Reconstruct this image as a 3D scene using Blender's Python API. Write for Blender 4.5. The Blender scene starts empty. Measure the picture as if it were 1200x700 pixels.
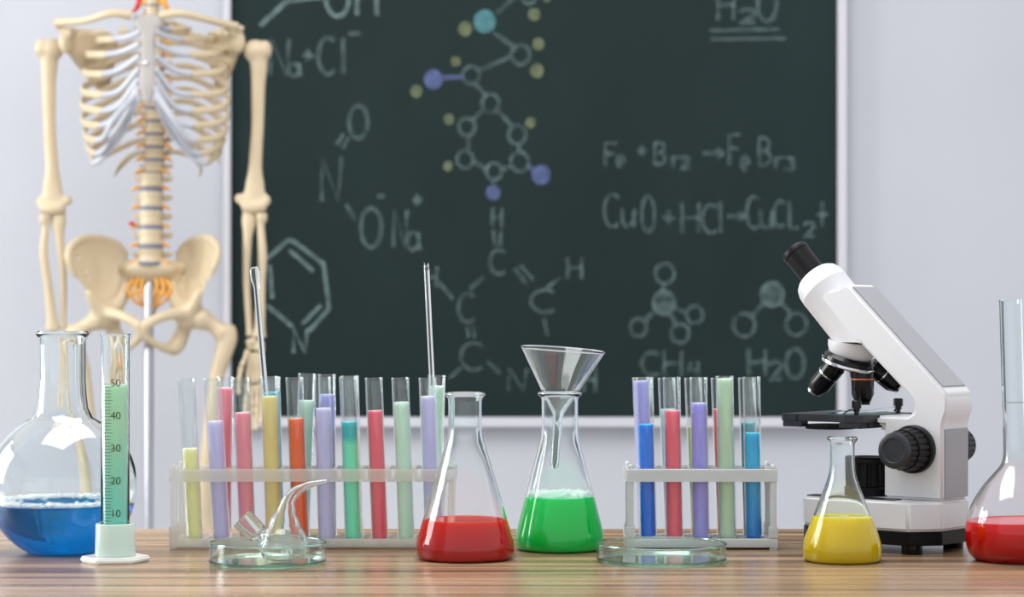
import bpy, bmesh, math, random
from mathutils import Vector, Matrix
random.seed(7)
sc = bpy.context.scene
COL = sc.collection

# ------------------------------------------------------------------ camera, world, light, exposure
F = 2600.0            # focal length in pixels of the 1200 x 700 frame
HOR = 375.0           # eye level in the frame
TABLE = 0.75          # table top height
H = TABLE + 0.216     # eye height
cam_d = bpy.data.cameras.new('camera')
cam = bpy.data.objects.new('camera', cam_d); COL.objects.link(cam)
cam.location = (0, 0, H); cam.rotation_euler = (math.radians(90), 0, 0)
cam_d.sensor_width = 36; cam_d.lens = 36 * F / 1200
cam_d.shift_y = (HOR - 350) / 1200
cam_d.clip_start = 0.05
cam_d.dof.use_dof = True; cam_d.dof.focus_distance = 2.04; cam_d.dof.aperture_fstop = 9.0
sc.camera = cam

w = bpy.data.worlds.new('world'); sc.world = w; w.use_nodes = True
bg = w.node_tree.nodes['Background']
bg.inputs[0].default_value = (0.93, 0.96, 1.0, 1); bg.inputs[1].default_value = 0.72

def area(name, loc, target, sx, sy, power, col):
    d = bpy.data.lights.new(name, 'AREA'); d.shape = 'RECTANGLE'; d.size = sx; d.size_y = sy
    d.energy = power; d.color = col
    o = bpy.data.objects.new(name, d); COL.objects.link(o); o.location = loc
    o.rotation_euler = (Vector(target) - Vector(loc)).to_track_quat('-Z', 'Y').to_euler()
    return o
area('window_daylight', (-3.45, 3.0, 1.75), (0.0, 2.75, 1.05), 1.9, 2.2, 112, (1.0, 0.985, 0.96))
area('overhead_fill_light', (-0.2, 2.25, 2.86), (-0.1, 2.2, 0.6), 2.4, 1.3, 40, (1.0, 0.98, 0.95))  # added fill from above, no fixture: brightens table top and racks

vs = sc.view_settings
vs.view_transform = 'Standard'; vs.look = 'None'; vs.gamma = 1.0; vs.use_curve_mapping = False
vs.exposure = 0.6
sc.cycles.transparent_max_bounces = 48
sc.cycles.max_bounces = 24
sc.cycles.transmission_bounces = 20
sc.cycles.glossy_bounces = 6
sc.cycles.diffuse_bounces = 8
sc.cycles.blur_glossy = 0.3
sc.cycles.sample_clamp_indirect = 60.0

# ------------------------------------------------------------------ helpers
def s2l(c):
    def f(v):
        v /= 255.0
        return v / 12.92 if v <= 0.04045 else ((v + 0.055) / 1.055) ** 2.4
    return (f(c[0]), f(c[1]), f(c[2]), 1.0)

def at(px, py, D):
    """frame position and distance to a point of the room"""
    return Vector(((px - 600) * D / F, D, H - (py - HOR) * D / F))

def tag(o, label=None, cat=None, group=None, kind=None):
    if label: o['label'] = label
    if cat: o['category'] = cat
    if group: o['group'] = group
    if kind: o['kind'] = kind
    return o

def empty(name, loc=(0, 0, 0), rz=0.0, parent=None):
    o = bpy.data.objects.new(name, None); COL.objects.link(o)
    o.location = loc; o.rotation_euler = (0, 0, rz); o.empty_display_size = 0.02
    o.parent = parent
    return o

def obj(name, me, mat, parent=None, loc=None, smooth=True, angle=35):
    me.materials.clear()
    if mat is not None: me.materials.append(mat)
    o = bpy.data.objects.new(name, me); COL.objects.link(o)
    if parent is not None: o.parent = parent
    if loc is not None: o.location = loc
    if smooth:
        me.shade_smooth() if False else me.polygons.foreach_set('use_smooth', [True] * len(me.polygons))
        if angle is not None:
            a = math.radians(angle)
            bm = bmesh.new(); bm.from_mesh(me)
            for e in bm.edges:
                if len(e.link_faces) == 2 and e.calc_face_angle(0) > a: e.smooth = False
            bm.to_mesh(me); bm.free()
    return o

class MB:
    """collects shapes of one piece"""
    def __init__(s): s.v = []; s.f = []
    def add(s, v, f):
        n = len(s.v); s.v += [tuple(p) for p in v]; s.f += [tuple(i + n for i in q) for q in f]; return s
    def box(s, a, b):
        x0, y0, z0 = a; x1, y1, z1 = b
        return s.add([(x0, y0, z0), (x1, y0, z0), (x1, y1, z0), (x0, y1, z0), (x0, y0, z1), (x1, y0, z1), (x1, y1, z1), (x0, y1, z1)],
                     [(0, 3, 2, 1), (4, 5, 6, 7), (0, 1, 5, 4), (1, 2, 6, 5), (2, 3, 7, 6), (3, 0, 4, 7)])
    def lathe(s, prof, n=48, mat=None, close=False):
        vs, fs = [], []
        rings = []
        for (r, z) in prof:
            if r < 1e-7:
                rings.append([len(vs)]); vs.append(Vector((0, 0, z)))
            else:
                rings.append(list(range(len(vs), len(vs) + n)))
                for k in range(n):
                    a = 2 * math.pi * k / n
                    vs.append(Vector((r * math.cos(a), r * math.sin(a), z)))
        pairs = list(zip(rings[:-1], rings[1:]))
        if close: pairs.append((rings[-1], rings[0]))
        for A, B in pairs:
            if len(A) == 1 and len(B) == 1: continue
            for k in range(n):
                k2 = (k + 1) % n
                if len(A) == 1: fs.append((A[0], B[k2], B[k]))
                elif len(B) == 1: fs.append((A[k], A[k2], B[0]))
                else: fs.append((A[k], A[k2], B[k2], B[k]))
        if mat is not None: vs = [mat @ p for p in vs]
        return s.add(vs, fs)
    def sweep(s, pts, rad, n=12, up=(0, 0, 1), res=4, cap=True):
        """tube through pts (smoothed); rad: one radius or (across, along up) per point"""
        P = [Vector(p) for p in pts]
        R = [(r, r) if not isinstance(r, (tuple, list)) else r for r in (rad if isinstance(rad, list) else [rad] * len(P))]
        if res > 1 and len(P) > 2:
            Q, RR = [], []
            for i in range(len(P) - 1):
                p0 = P[max(i - 1, 0)]; p1 = P[i]; p2 = P[i + 1]; p3 = P[min(i + 2, len(P) - 1)]
                for k in range(res):
                    t = k / res
                    Q.append(0.5 * ((2 * p1) + (p2 - p0) * t + (2 * p0 - 5 * p1 + 4 * p2 - p3) * t * t + (3 * p1 - p0 - 3 * p2 + p3) * t ** 3))
                    e = t * t * (3 - 2 * t)
                    RR.append((R[i][0] * (1 - e) + R[i + 1][0] * e, R[i][1] * (1 - e) + R[i + 1][1] * e))
            Q.append(P[-1]); RR.append(R[-1]); P, R = Q, RR
        vs, fs = [], []
        u = Vector(up)
        for i, p in enumerate(P):
            t = (P[min(i + 1, len(P) - 1)] - P[max(i - 1, 0)]).normalized()
            b = u - t * u.dot(t)
            if b.length < 1e-4: b = Vector((1, 0, 0)) - t * t.x
            b.normalize(); a = t.cross(b)
            if up is None: u = b
            for k in range(n):
                th = 2 * math.pi * k / n
                vs.append(p + a * (R[i][0] * math.cos(th)) + b * (R[i][1] * math.sin(th)))
        for i in range(len(P) - 1):
            for k in range(n):
                k2 = (k + 1) % n
                fs.append((i * n + k, i * n + k2, (i + 1) * n + k2, (i + 1) * n + k))
        if cap:
            fs.append(tuple(reversed(range(n)))); m = (len(P) - 1) * n; fs.append(tuple(range(m, m + n)))
        return s.add(vs, fs)
    def ball(s, c, r, n=14, m=9):
        r = (r, r, r) if not isinstance(r, (tuple, list)) else r
        vs, fs = [], []
        vs.append(Vector((0, 0, -1)))
        for i in range(1, m):
            ph = -math.pi / 2 + math.pi * i / m
            for k in range(n):
                a = 2 * math.pi * k / n
                vs.append(Vector((math.cos(ph) * math.cos(a), math.cos(ph) * math.sin(a), math.sin(ph))))
        vs.append(Vector((0, 0, 1)))
        for k in range(n):
            fs.append((0, 1 + (k + 1) % n, 1 + k))
            for i in range(m - 2):
                A = 1 + i * n
                fs.append((A + k, A + (k + 1) % n, A + n + (k + 1) % n, A + n + k))
            A = 1 + (m - 2) * n
            fs.append((A + k, A + (k + 1) % n, len(vs) - 1))
        return s.add([Vector((c[0] + p.x * r[0], c[1] + p.y * r[1], c[2] + p.z * r[2])) for p in vs], fs)
    def prism(s, poly, lo, hi, axis='y'):
        """poly in the two other axes, extruded from lo to hi"""
        def mk(a, b, c): return {'y': (a, c, b), 'z': (a, b, c), 'x': (c, a, b)}[axis]
        n = len(poly)
        v = [mk(a, b, lo) for a, b in poly] + [mk(a, b, hi) for a, b in poly]
        f = [tuple(range(n)), tuple(reversed(range(n, 2 * n)))] + [(i, n + i, n + (i + 1) % n, (i + 1) % n) for i in range(n)]
        return s.add(v, f)
    def mesh(s, name, bevel=0.0, seg=2, fixn=True, bevel_angle=25):
        me = bpy.data.meshes.new(name); me.from_pydata(s.v, [], s.f); me.validate()
        bm = bmesh.new(); bm.from_mesh(me)
        if fixn: bmesh.ops.recalc_face_normals(bm, faces=bm.faces)
        if bevel > 0:
            es = [e for e in bm.edges if len(e.link_faces) == 2 and e.calc_face_angle(0) > math.radians(bevel_angle)]
            bmesh.ops.bevel(bm, geom=es, offset=bevel, segments=seg, affect='EDGES', clamp_overlap=True)
        bm.to_mesh(me); bm.free()
        return me
    def build(s, name, mat, parent=None, loc=None, bevel=0.0, seg=2, smooth=True, angle=35, fixn=True):
        return obj(name, s.mesh(name, bevel, seg, fixn), mat, parent, loc, smooth, angle)

def organic(o, voxel, it=6):
    """melt the joined shapes of one bone into one surface"""
    m = o.modifiers.new('melt', 'REMESH'); m.mode = 'VOXEL'; m.voxel_size = voxel; m.use_smooth_shade = True
    k = o.modifiers.new('soften', 'SMOOTH'); k.factor = 0.5; k.iterations = it
    dg = bpy.context.evaluated_depsgraph_get()
    me = bpy.data.meshes.new_from_object(o.evaluated_get(dg))
    mats = [x for x in o.data.materials]
    o.modifiers.clear(); o.data = me
    if not me.materials:
        for x in mats: me.materials.append(x)
    me.polygons.foreach_set('use_smooth', [True] * len(me.polygons))
    return o

# ------------------------------------------------------------------ materials
def new_mat(name):
    m = bpy.data.materials.new(name); m.use_nodes = True
    nt = m.node_tree; nt.nodes.clear()
    out = nt.nodes.new('ShaderNodeOutputMaterial')
    return m, nt, out

def N(nt, kind, **kw):
    n = nt.nodes.new(kind)
    for k, v in kw.items():
        if k in n.inputs: n.inputs[k].default_value = v
        else: setattr(n, k, v)
    return n

def pbr(name, col, rough=0.5, metal=0.0, spec=0.5, noise=0.0, nscale=20.0, bump=0.0, coat=0.0, sss=0.0):
    m, nt, out = new_mat(name)
    p = N(nt, 'ShaderNodeBsdfPrincipled')
    p.inputs['Base Color'].default_value = s2l(col)
    p.inputs['Roughness'].default_value = rough
    p.inputs['Metallic'].default_value = metal
    p.inputs['Specular IOR Level'].default_value = spec
    p.inputs['Coat Weight'].default_value = coat
    if sss:
        p.inputs['Subsurface Weight'].default_value = sss
        p.inputs['Subsurface Radius'].default_value = (0.012, 0.008, 0.005)
    if noise or bump:
        tc = N(nt, 'ShaderNodeTexCoord'); nz = N(nt, 'ShaderNodeTexNoise'); nz.inputs['Scale'].default_value = nscale
        nz.inputs['Detail'].default_value = 5
        nt.links.new(tc.outputs['Object'], nz.inputs['Vector'])
        if noise:
            mx = N(nt, 'ShaderNodeMix', data_type='RGBA')
            c = s2l(col); mx.inputs[6].default_value = tuple(x * (1 - noise) for x in c[:3]) + (1,)
            mx.inputs[7].default_value = tuple(min(1, x * (1 + noise)) for x in c[:3]) + (1,)
            nt.links.new(nz.outputs['Fac'], mx.inputs[0]); nt.links.new(mx.outputs[2], p.inputs['Base Color'])
        if bump:
            bp = N(nt, 'ShaderNodeBump'); bp.inputs['Strength'].default_value = bump; bp.inputs['Distance'].default_value = 0.002
            nt.links.new(nz.outputs['Fac'], bp.inputs['Height']); nt.links.new(bp.outputs[0], p.inputs['Normal'])
    nt.links.new(p.outputs[0], out.inputs[0])
    return m

def schlick(nt, f0=0.04, power=5.0):
    lw = N(nt, 'ShaderNodeLayerWeight'); lw.inputs['Blend'].default_value = 0.5
    pw = N(nt, 'ShaderNodeMath', operation='POWER'); pw.inputs[1].default_value = power
    nt.links.new(lw.outputs['Facing'], pw.inputs[0])
    ma = N(nt, 'ShaderNodeMath', operation='MULTIPLY_ADD'); ma.inputs[1].default_value = 1 - f0; ma.inputs[2].default_value = f0
    nt.links.new(pw.outputs[0], ma.inputs[0])
    return ma.outputs[0]

def thin_glass(name, tint=(250, 252, 252), f0=0.035, power=4.0):
    m, nt, out = new_mat(name)
    t = N(nt, 'ShaderNodeBsdfTransparent'); t.inputs[0].default_value = s2l(tint)
    g = N(nt, 'ShaderNodeBsdfGlossy'); g.inputs['Roughness'].default_value = 0.02; g.inputs[0].default_value = (1, 1, 1, 1)
    mx = N(nt, 'ShaderNodeMixShader')
    nt.links.new(schlick(nt, f0, power), mx.inputs[0]); nt.links.new(t.outputs[0], mx.inputs[1]); nt.links.new(g.outputs[0], mx.inputs[2])
    nt.links.new(mx.outputs[0], out.inputs[0])
    return m

def real_glass(name, tint=(252, 254, 254), ior=1.48):
    m, nt, out = new_mat(name)
    g = N(nt, 'ShaderNodeBsdfGlass'); g.inputs['Color'].default_value = s2l(tint); g.inputs['IOR'].default_value = ior
    g.inputs['Roughness'].default_value = 0.0
    nt.links.new(g.outputs[0], out.inputs[0])
    return m

def liquid(name, col, clear=0.15, deep=None, zr=None, gloss=0.008, radius=0.008):
    """cloudy coloured liquid: light scatters inside it, part passes straight through, shiny skin; deep/zr: second colour settled at the bottom"""
    m, nt, out = new_mat(name)
    d = N(nt, 'ShaderNodeSubsurfaceScattering'); tr = N(nt, 'ShaderNodeBsdfTransparent')
    d.inputs['Radius'].default_value = (1, 1, 1); d.inputs['Scale'].default_value = radius
    root2 = lambda c: tuple(v ** 0.5 for v in s2l(c)[:3]) + (1,)
    d.inputs[0].default_value = s2l(col); tr.inputs[0].default_value = root2(col)
    if deep:
        tc = N(nt, 'ShaderNodeTexCoord'); sp = N(nt, 'ShaderNodeSeparateXYZ'); mr = N(nt, 'ShaderNodeMapRange')
        mr.inputs[1].default_value = zr[0]; mr.inputs[2].default_value = zr[1]
        nt.links.new(tc.outputs['Object'], sp.inputs[0]); nt.links.new(sp.outputs[2], mr.inputs[0])
        for x, f in ((d, s2l), (tr, root2)):
            mx = N(nt, 'ShaderNodeMix', data_type='RGBA'); mx.inputs[6].default_value = f(deep); mx.inputs[7].default_value = f(col)
            nt.links.new(mr.outputs[0], mx.inputs[0]); nt.links.new(mx.outputs[2], x.inputs[0])
    b = N(nt, 'ShaderNodeMixShader'); b.inputs[0].default_value = clear
    nt.links.new(d.outputs[0], b.inputs[1]); nt.links.new(tr.outputs[0], b.inputs[2])
    g = N(nt, 'ShaderNodeBsdfGlossy'); g.inputs['Roughness'].default_value = 0.03
    c = N(nt, 'ShaderNodeMixShader')
    nt.links.new(schlick(nt, gloss), c.inputs[0]); nt.links.new(b.outputs[0], c.inputs[1]); nt.links.new(g.outputs[0], c.inputs[2])
    nt.links.new(c.outputs[0], out.inputs[0])
    return m

def plastic(name, col, clear=0.2, trans=0.5):
    m = liquid(name, col, clear, gloss=0.04, radius=0.004 * trans)
    for n in m.node_tree.nodes:
        if n.type == 'BSDF_GLOSSY': n.inputs['Roughness'].default_value = 0.25
        if n.type == 'BSDF_TRANSPARENT': n.inputs[0].default_value = s2l((245, 245, 243))
    return m

GLASS = real_glass('clear_glass')
SOLID = real_glass('solid_glass')
DISHGLASS = thin_glass('dish_glass', (246, 252, 250), 0.045, 3.4)
RIMGLASS = real_glass('dish_rim_glass', (240, 252, 250))
TUBEGLASS = thin_glass('tube_glass', (249, 251, 251), 0.04, 3.4)
WHITE = pbr('white_enamel', (208, 208, 211), 0.38, noise=0.01)
GREY = pbr('grey_panel', (144, 144, 149), 0.42)  # darkened to carry the shade on the microscope's back covers
BLACK = pbr('black_plastic', (14, 14, 16), 0.4, spec=0.15)
BLACKG = pbr('black_gloss', (8, 8, 10), 0.2, spec=0.3)
SATIN = pbr('slate_satin', (36, 38, 44), 0.36, spec=0.4)
CHROME = pbr('chrome', (215, 215, 220), 0.12, 1.0)
STEEL = pbr('brushed_steel', (168, 168, 176), 0.34, 1.0)
ORANGE = pbr('orange_ring', (196, 98, 36), 0.4)
BONE = pbr('bone', (198, 180, 150), 0.42, noise=0.07, nscale=18, sss=0.0)
CARTI = pbr('cartilage', (176, 178, 186), 0.35, noise=0.04)
STERN = pbr('sternum_grey', (160, 154, 150), 0.45, noise=0.05)
DISC = pbr('disc_slate', (112, 114, 132), 0.5)
NERVE = pbr('nerve_orange', (222, 158, 62), 0.45, noise=0.1, nscale=60)
ARTERY = pbr('artery_red', (196, 40, 34), 0.45)
FRAMEM = pbr('board_frame', (196, 195, 202), 0.4)
BUBBLE = thin_glass('foam_bubbles', (252, 253, 253), 0.15, 2.2)
INK = pbr('dark_ink', (66, 74, 52), 0.6)

def wall_mat():
    m, nt, out = new_mat('painted_wall')
    p = N(nt, 'ShaderNodeBsdfPrincipled'); p.inputs['Roughness'].default_value = 0.75
    tc = N(nt, 'ShaderNodeTexCoord'); nz = N(nt, 'ShaderNodeTexNoise'); nz.inputs['Scale'].default_value = 1.3; nz.inputs['Detail'].default_value = 3
    nt.links.new(tc.outputs['Object'], nz.inputs['Vector'])
    r = N(nt, 'ShaderNodeValToRGB'); r.color_ramp.elements[0].position = 0.35; r.color_ramp.elements[1].position = 0.7
    r.color_ramp.elements[0].color = s2l((181, 182, 190)); r.color_ramp.elements[1].color = s2l((187, 188, 195))
    nt.links.new(nz.outputs['Fac'], r.inputs[0]); nt.links.new(r.outputs[0], p.inputs['Base Color'])
    n2 = N(nt, 'ShaderNodeTexNoise'); n2.inputs['Scale'].default_value = 160
    bp = N(nt, 'ShaderNodeBump'); bp.inputs['Strength'].default_value = 0.08; bp.inputs['Distance'].default_value = 0.001
    nt.links.new(tc.outputs['Object'], n2.inputs['Vector']); nt.links.new(n2.outputs['Fac'], bp.inputs['Height']); nt.links.new(bp.outputs[0], p.inputs['Normal'])
    nt.links.new(p.outputs[0], out.inputs[0]); return m

def board_mat():
    m, nt, out = new_mat('chalkboard_green')
    p = N(nt, 'ShaderNodeBsdfPrincipled'); p.inputs['Roughness'].default_value = 0.6; p.inputs['Specular IOR Level'].default_value = 0.18
    tc = N(nt, 'ShaderNodeTexCoord'); nz = N(nt, 'ShaderNodeTexNoise'); nz.inputs['Scale'].default_value = 2.2; nz.inputs['Detail'].default_value = 6; nz.inputs['Roughness'].default_value = 0.6
    mp = N(nt, 'ShaderNodeMapping'); mp.inputs['Scale'].default_value = (1.0, 1.0, 0.55); mp.inputs['Rotation'].default_value = (0, 0.5, 0)
    nt.links.new(tc.outputs['Object'], mp.inputs['Vector']); nt.links.new(mp.outputs[0], nz.inputs['Vector'])
    r = N(nt, 'ShaderNodeValToRGB'); r.color_ramp.elements[0].position = 0.35; r.color_ramp.elements[1].position = 0.72
    r.color_ramp.elements[0].color = s2l((18, 33, 33)); r.color_ramp.elements[1].color = s2l((25, 42, 42))
    nt.links.new(nz.outputs['Fac'], r.inputs[0]); nt.links.new(r.outputs[0], p.inputs['Base Color'])
    nt.links.new(p.outputs[0], out.inputs[0]); return m

def chalk_mat(name, col, a0=0.25, a1=0.85):
    m, nt, out = new_mat(name)
    d = N(nt, 'ShaderNodeBsdfDiffuse'); d.inputs[0].default_value = s2l(col); t = N(nt, 'ShaderNodeBsdfTransparent')
    tc = N(nt, 'ShaderNodeTexCoord'); nz = N(nt, 'ShaderNodeTexNoise'); nz.inputs['Scale'].default_value = 45; nz.inputs['Detail'].default_value = 4
    nt.links.new(tc.outputs['Object'], nz.inputs['Vector'])
    mr = N(nt, 'ShaderNodeMapRange'); mr.inputs[1].default_value = 0.3; mr.inputs[2].default_value = 0.7; mr.inputs[3].default_value = a0; mr.inputs[4].default_value = a1
    nt.links.new(nz.outputs['Fac'], mr.inputs[0])
    mx = N(nt, 'ShaderNodeMixShader'); nt.links.new(mr.outputs[0], mx.inputs[0]); nt.links.new(t.outputs[0], mx.inputs[1]); nt.links.new(d.outputs[0], mx.inputs[2])
    nt.links.new(mx.outputs[0], out.inputs[0]); return m

def wood_mat():
    m, nt, out = new_mat('zebrano_wood')
    p = N(nt, 'ShaderNodeBsdfPrincipled'); p.inputs['Roughness'].default_value = 0.27; p.inputs['Specular IOR Level'].default_value = 0.5
    tc = N(nt, 'ShaderNodeTexCoord')
    def noise(scale, det, ro, dist=0.0):
        mp = N(nt, 'ShaderNodeMapping'); mp.inputs['Scale'].default_value = scale
        nz = N(nt, 'ShaderNodeTexNoise'); nz.inputs['Scale'].default_value = 1.0; nz.inputs['Detail'].default_value = det
        nz.inputs['Roughness'].default_value = ro; nz.inputs['Distortion'].default_value = dist
        nt.links.new(tc.outputs['Object'], mp.inputs['Vector']); nt.links.new(mp.outputs[0], nz.inputs['Vector']); return nz.outputs['Fac']
    big = noise((1.1, 42, 5), 3, 0.55, 0.25)
    fine = noise((3.0, 150, 5), 5, 0.65, 0.2)
    pore = noise((14, 620, 5), 3, 0.7)
    r = N(nt, 'ShaderNodeValToRGB'); e = r.color_ramp.elements
    e[0].position = 0.33; e[0].color = s2l((102, 78, 58)); e[1].position = 0.68; e[1].color = s2l((177, 152, 124))
    x = e.new(0.47); x.color = s2l((150, 124, 97))
    x = e.new(0.56); x.color = s2l((167, 141, 112))
    nt.links.new(big, r.inputs[0])
    r2 = N(nt, 'ShaderNodeValToRGB'); r2.color_ramp.elements[0].position = 0.33; r2.color_ramp.elements[0].color = s2l((160, 128, 100)); r2.color_ramp.elements[1].position = 0.62; r2.color_ramp.elements[1].color = (1, 1, 1, 1)
    nt.links.new(fine, r2.inputs[0])
    mx = N(nt, 'ShaderNodeMix', data_type='RGBA', blend_type='MULTIPLY'); mx.inputs[0].default_value = 0.75
    nt.links.new(r.outputs[0], mx.inputs[6]); nt.links.new(r2.outputs[0], mx.inputs[7])
    r3 = N(nt, 'ShaderNodeMapRange'); r3.inputs[1].default_value = 0.3; r3.inputs[2].default_value = 0.6; r3.inputs[3].default_value = 0.8; r3.inputs[4].default_value = 1.05
    nt.links.new(pore, r3.inputs[0])
    hv = N(nt, 'ShaderNodeHueSaturation'); nt.links.new(mx.outputs[2], hv.inputs['Color']); nt.links.new(r3.outputs[0], hv.inputs['Value'])
    nt.links.new(hv.outputs[0], p.inputs['Base Color'])
    bp = N(nt, 'ShaderNodeBump'); bp.inputs['Strength'].default_value = 0.05; bp.inputs['Distance'].default_value = 0.0005
    nt.links.new(pore, bp.inputs['Height']); nt.links.new(bp.outputs[0], p.inputs['Normal'])
    nt.links.new(p.outputs[0], out.inputs[0]); return m
WOOD = wood_mat(); WALL = wall_mat(); BOARD = board_mat()

# ------------------------------------------------------------------ the setting
DW = 4.76      # back wall distance
def struct(o): return tag(o, kind='structure')
WX0, WX1 = -3.2, 2.4
struct(MB().box((WX0 - 0.1, DW, 0), (WX1, DW + 0.1, 2.9)).build('wall_back', WALL))
struct(MB().box((WX0 - 0.1, -0.6, -0.05), (WX1, DW, 0.0)).build('floor', pbr('grey_vinyl', (178, 176, 174), 0.4, noise=0.04, nscale=6)))
wl = MB()
wy0, wy1, wz0, wz1 = 1.9, 4.1, 0.85, 2.65
wl.box((WX0 - 0.1, -0.6, 0), (WX0, wy0, 2.9)).box((WX0 - 0.1, wy1, 0), (WX0, DW, 2.9))
wl.box((WX0 - 0.1, wy0, 0), (WX0, wy1, wz0)).box((WX0 - 0.1, wy0, wz1), (WX0, wy1, 2.9))
struct(wl.build('wall_left', WALL))
win = struct(empty('window_1', (WX0, (wy0 + wy1) / 2, wz0)))
def wbox(name, a, b, mat): return MB().box(a, b).build(name, mat, win, bevel=0.004)
hw = (wy1 - wy0) / 2; hh = wz1 - wz0
wbox('window_frame', (-0.07, -hw, 0), (-0.02, -hw + 0.06, hh), WHITE); wbox('window_frame', (-0.07, hw - 0.06, 0), (-0.02, hw, hh), WHITE)
wbox('window_frame', (-0.07, -hw + 0.06, 0), (-0.02, hw - 0.06, 0.06), WHITE); wbox('window_frame', (-0.07, -hw + 0.06, hh - 0.06), (-0.02, hw - 0.06, hh), WHITE)
wbox('mullion', (-0.065, -0.03, 0.06), (-0.025, 0.03, hh - 0.06), WHITE)
for a, b in ((-hw + 0.06, -0.03), (0.03, hw - 0.06)):
    wbox('pane', (-0.05, a, 0.06), (-0.044, b, hh - 0.06), thin_glass('window_glass'))
wbox('window_sill', (-0.1, -hw - 0.03, -0.03), (0.12, hw + 0.03, 0), WHITE)

# blackboard
DB = DW - 0.03
def bp(px, py, off=0.0):
    p = at(px, py, DB); p.y -= off; return p
board = empty('blackboard', bp(626, 490))
tag(board, 'dark green blackboard covered in chalk molecules and formulas, hung on the back wall', 'blackboard')
BL = Vector(board.location)
def rel(p): return p - BL
a = rel(bp(268, 493)); b = rel(bp(985, -150))
MB().box((a.x, 0, a.z), (b.x, 0.018, b.z)).build('board_surface', BOARD, board)
fw = 12 * DB / F
def fr(x0, z0, x1, z1): MB().box((x0, -0.012, z0), (x1, 0.024, z1)).build('frame_rail', FRAMEM, board, bevel=0.003)
x0 = rel(bp(271, 0)).x; x1 = rel(bp(981, 0)).x; z0 = rel(bp(0, 489)).z; z1 = rel(bp(0, -145)).z
fr(x0 - 9 * DB / F, z0 - fw, x0, z1); fr(x1, z0 - fw, x1 + 11 * DB / F, z1)
fr(x0, z0 - fw, x1, z0); fr(x0, z1, x1, z1 + fw)

# ------------------------------------------------------------------ chalk writing on the board (flat print, own strokes)
CH_W = chalk_mat('chalk_white', (160, 186, 186), 0.10, 0.40)
CH_D = chalk_mat('chalk_faint', (146, 170, 170), 0.05, 0.27)
CH_T = chalk_mat('chalk_teal', (100, 156, 162), 0.4, 0.7)
CH_L = chalk_mat('chalk_lavender', (110, 121, 170), 0.35, 0.65)
CH_Y = chalk_mat('chalk_yellow', (150, 160, 122), 0.2, 0.5)
stroke_n = 0
def ribbon(mb, pts, wpx, closed=False):
    """flat chalk stroke on the board; pts in frame pixels on the board plane"""
    global stroke_n
    stroke_n += 1
    off = 0.0006 + (stroke_n % 9) * 0.00005
    P = [Vector((p[0], p[1])) for p in pts]
    n = len(P); vs = []
    for i in range(n):
        if closed: t = P[(i + 1) % n] - P[i - 1]
        else: t = P[min(i + 1, n - 1)] - P[max(i - 1, 0)]
        t.normalize(); nn = Vector((-t.y, t.x)) * (wpx / 2)
        for q in (P[i] + nn, P[i] - nn): vs.append(rel(bp(q.x, q.y, off)))
    fs = [(2 * i, 2 * i + 1, 2 * i + 3, 2 * i + 2) for i in range(n - 1)]
    if closed: fs.append((2 * n - 2, 2 * n - 1, 1, 0))
    mb.add(vs, fs)
def arc(cx, cy, rx, ry, a0, a1, n=14):
    return [(cx + rx * math.cos(math.radians(a0 + (a1 - a0) * k / n)), cy + ry * math.sin(math.radians(a0 + (a1 - a0) * k / n))) for k in range(n + 1)]
GL = {
 'N': [[(0, 1), (0.02, 0), (0.85, 1), (1, 0)]], 'H': [[(0, 0), (0.03, 1)], [(0, .52), (1, .48)], [(1, 0), (.97, 1)]],
 'C': [arc(.6, .5, .6, .5, -50, -310)], 'O': ['ring'], 'l': [[(.5, 0), (.55, 1)]], 'L': [[(.2, 0), (.25, 1), (1, .96)]],
 '+': [[(0, .5), (1, .5)], [(.5, 0), (.5, 1)]], '-': [[(0, .5), (1, .5)]],
 'a': [arc(.4, .55, .4, .45, -20, -340), [(.8, .1), (.82, .8), (1, 1)]],
 '2': [arc(.5, .28, .45, .28, 190, 370, 8) + [(.5, .7), (0, 1), (1, .96)]],
 '3': [arc(.4, .25, .5, .25, 200, 430, 8) + arc(.4, .75, .6, .25, -80, 160, 8)],
 '4': [[(.2, 0), (0, .6), (.9, .55)], [(.8, 0), (.75, 1)]], 'F': [[(.1, 1), (.1, 0), (1, 0)], [(.1, .45), (.8, .45)]],
 'e': [[(.1, .55), (.95, .5)] + arc(.5, .5, .45, .5, 0, -300)], 'B': [[(.1, 1), (.1, 0)], [(.1, 0)] + arc(.35, .24, .55, .24, -80, 90, 8) + arc(.35, .73, .65, .26, -80, 95, 8) + [(.1, 1)]],
 'r': [[(.15, 0), (.2, 1)], [(.2, .4), (.5, .08), (1, .1)]], 'u': [[(0, 0), (.05, .7), (.3, 1), (.7, .9), (.95, .1)], [(.95, .0), (1, 1)]],
 '>': [[(0, .5), (1, .5)], [(.65, .1), (1, .5), (.65, .95)]],
}
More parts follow.
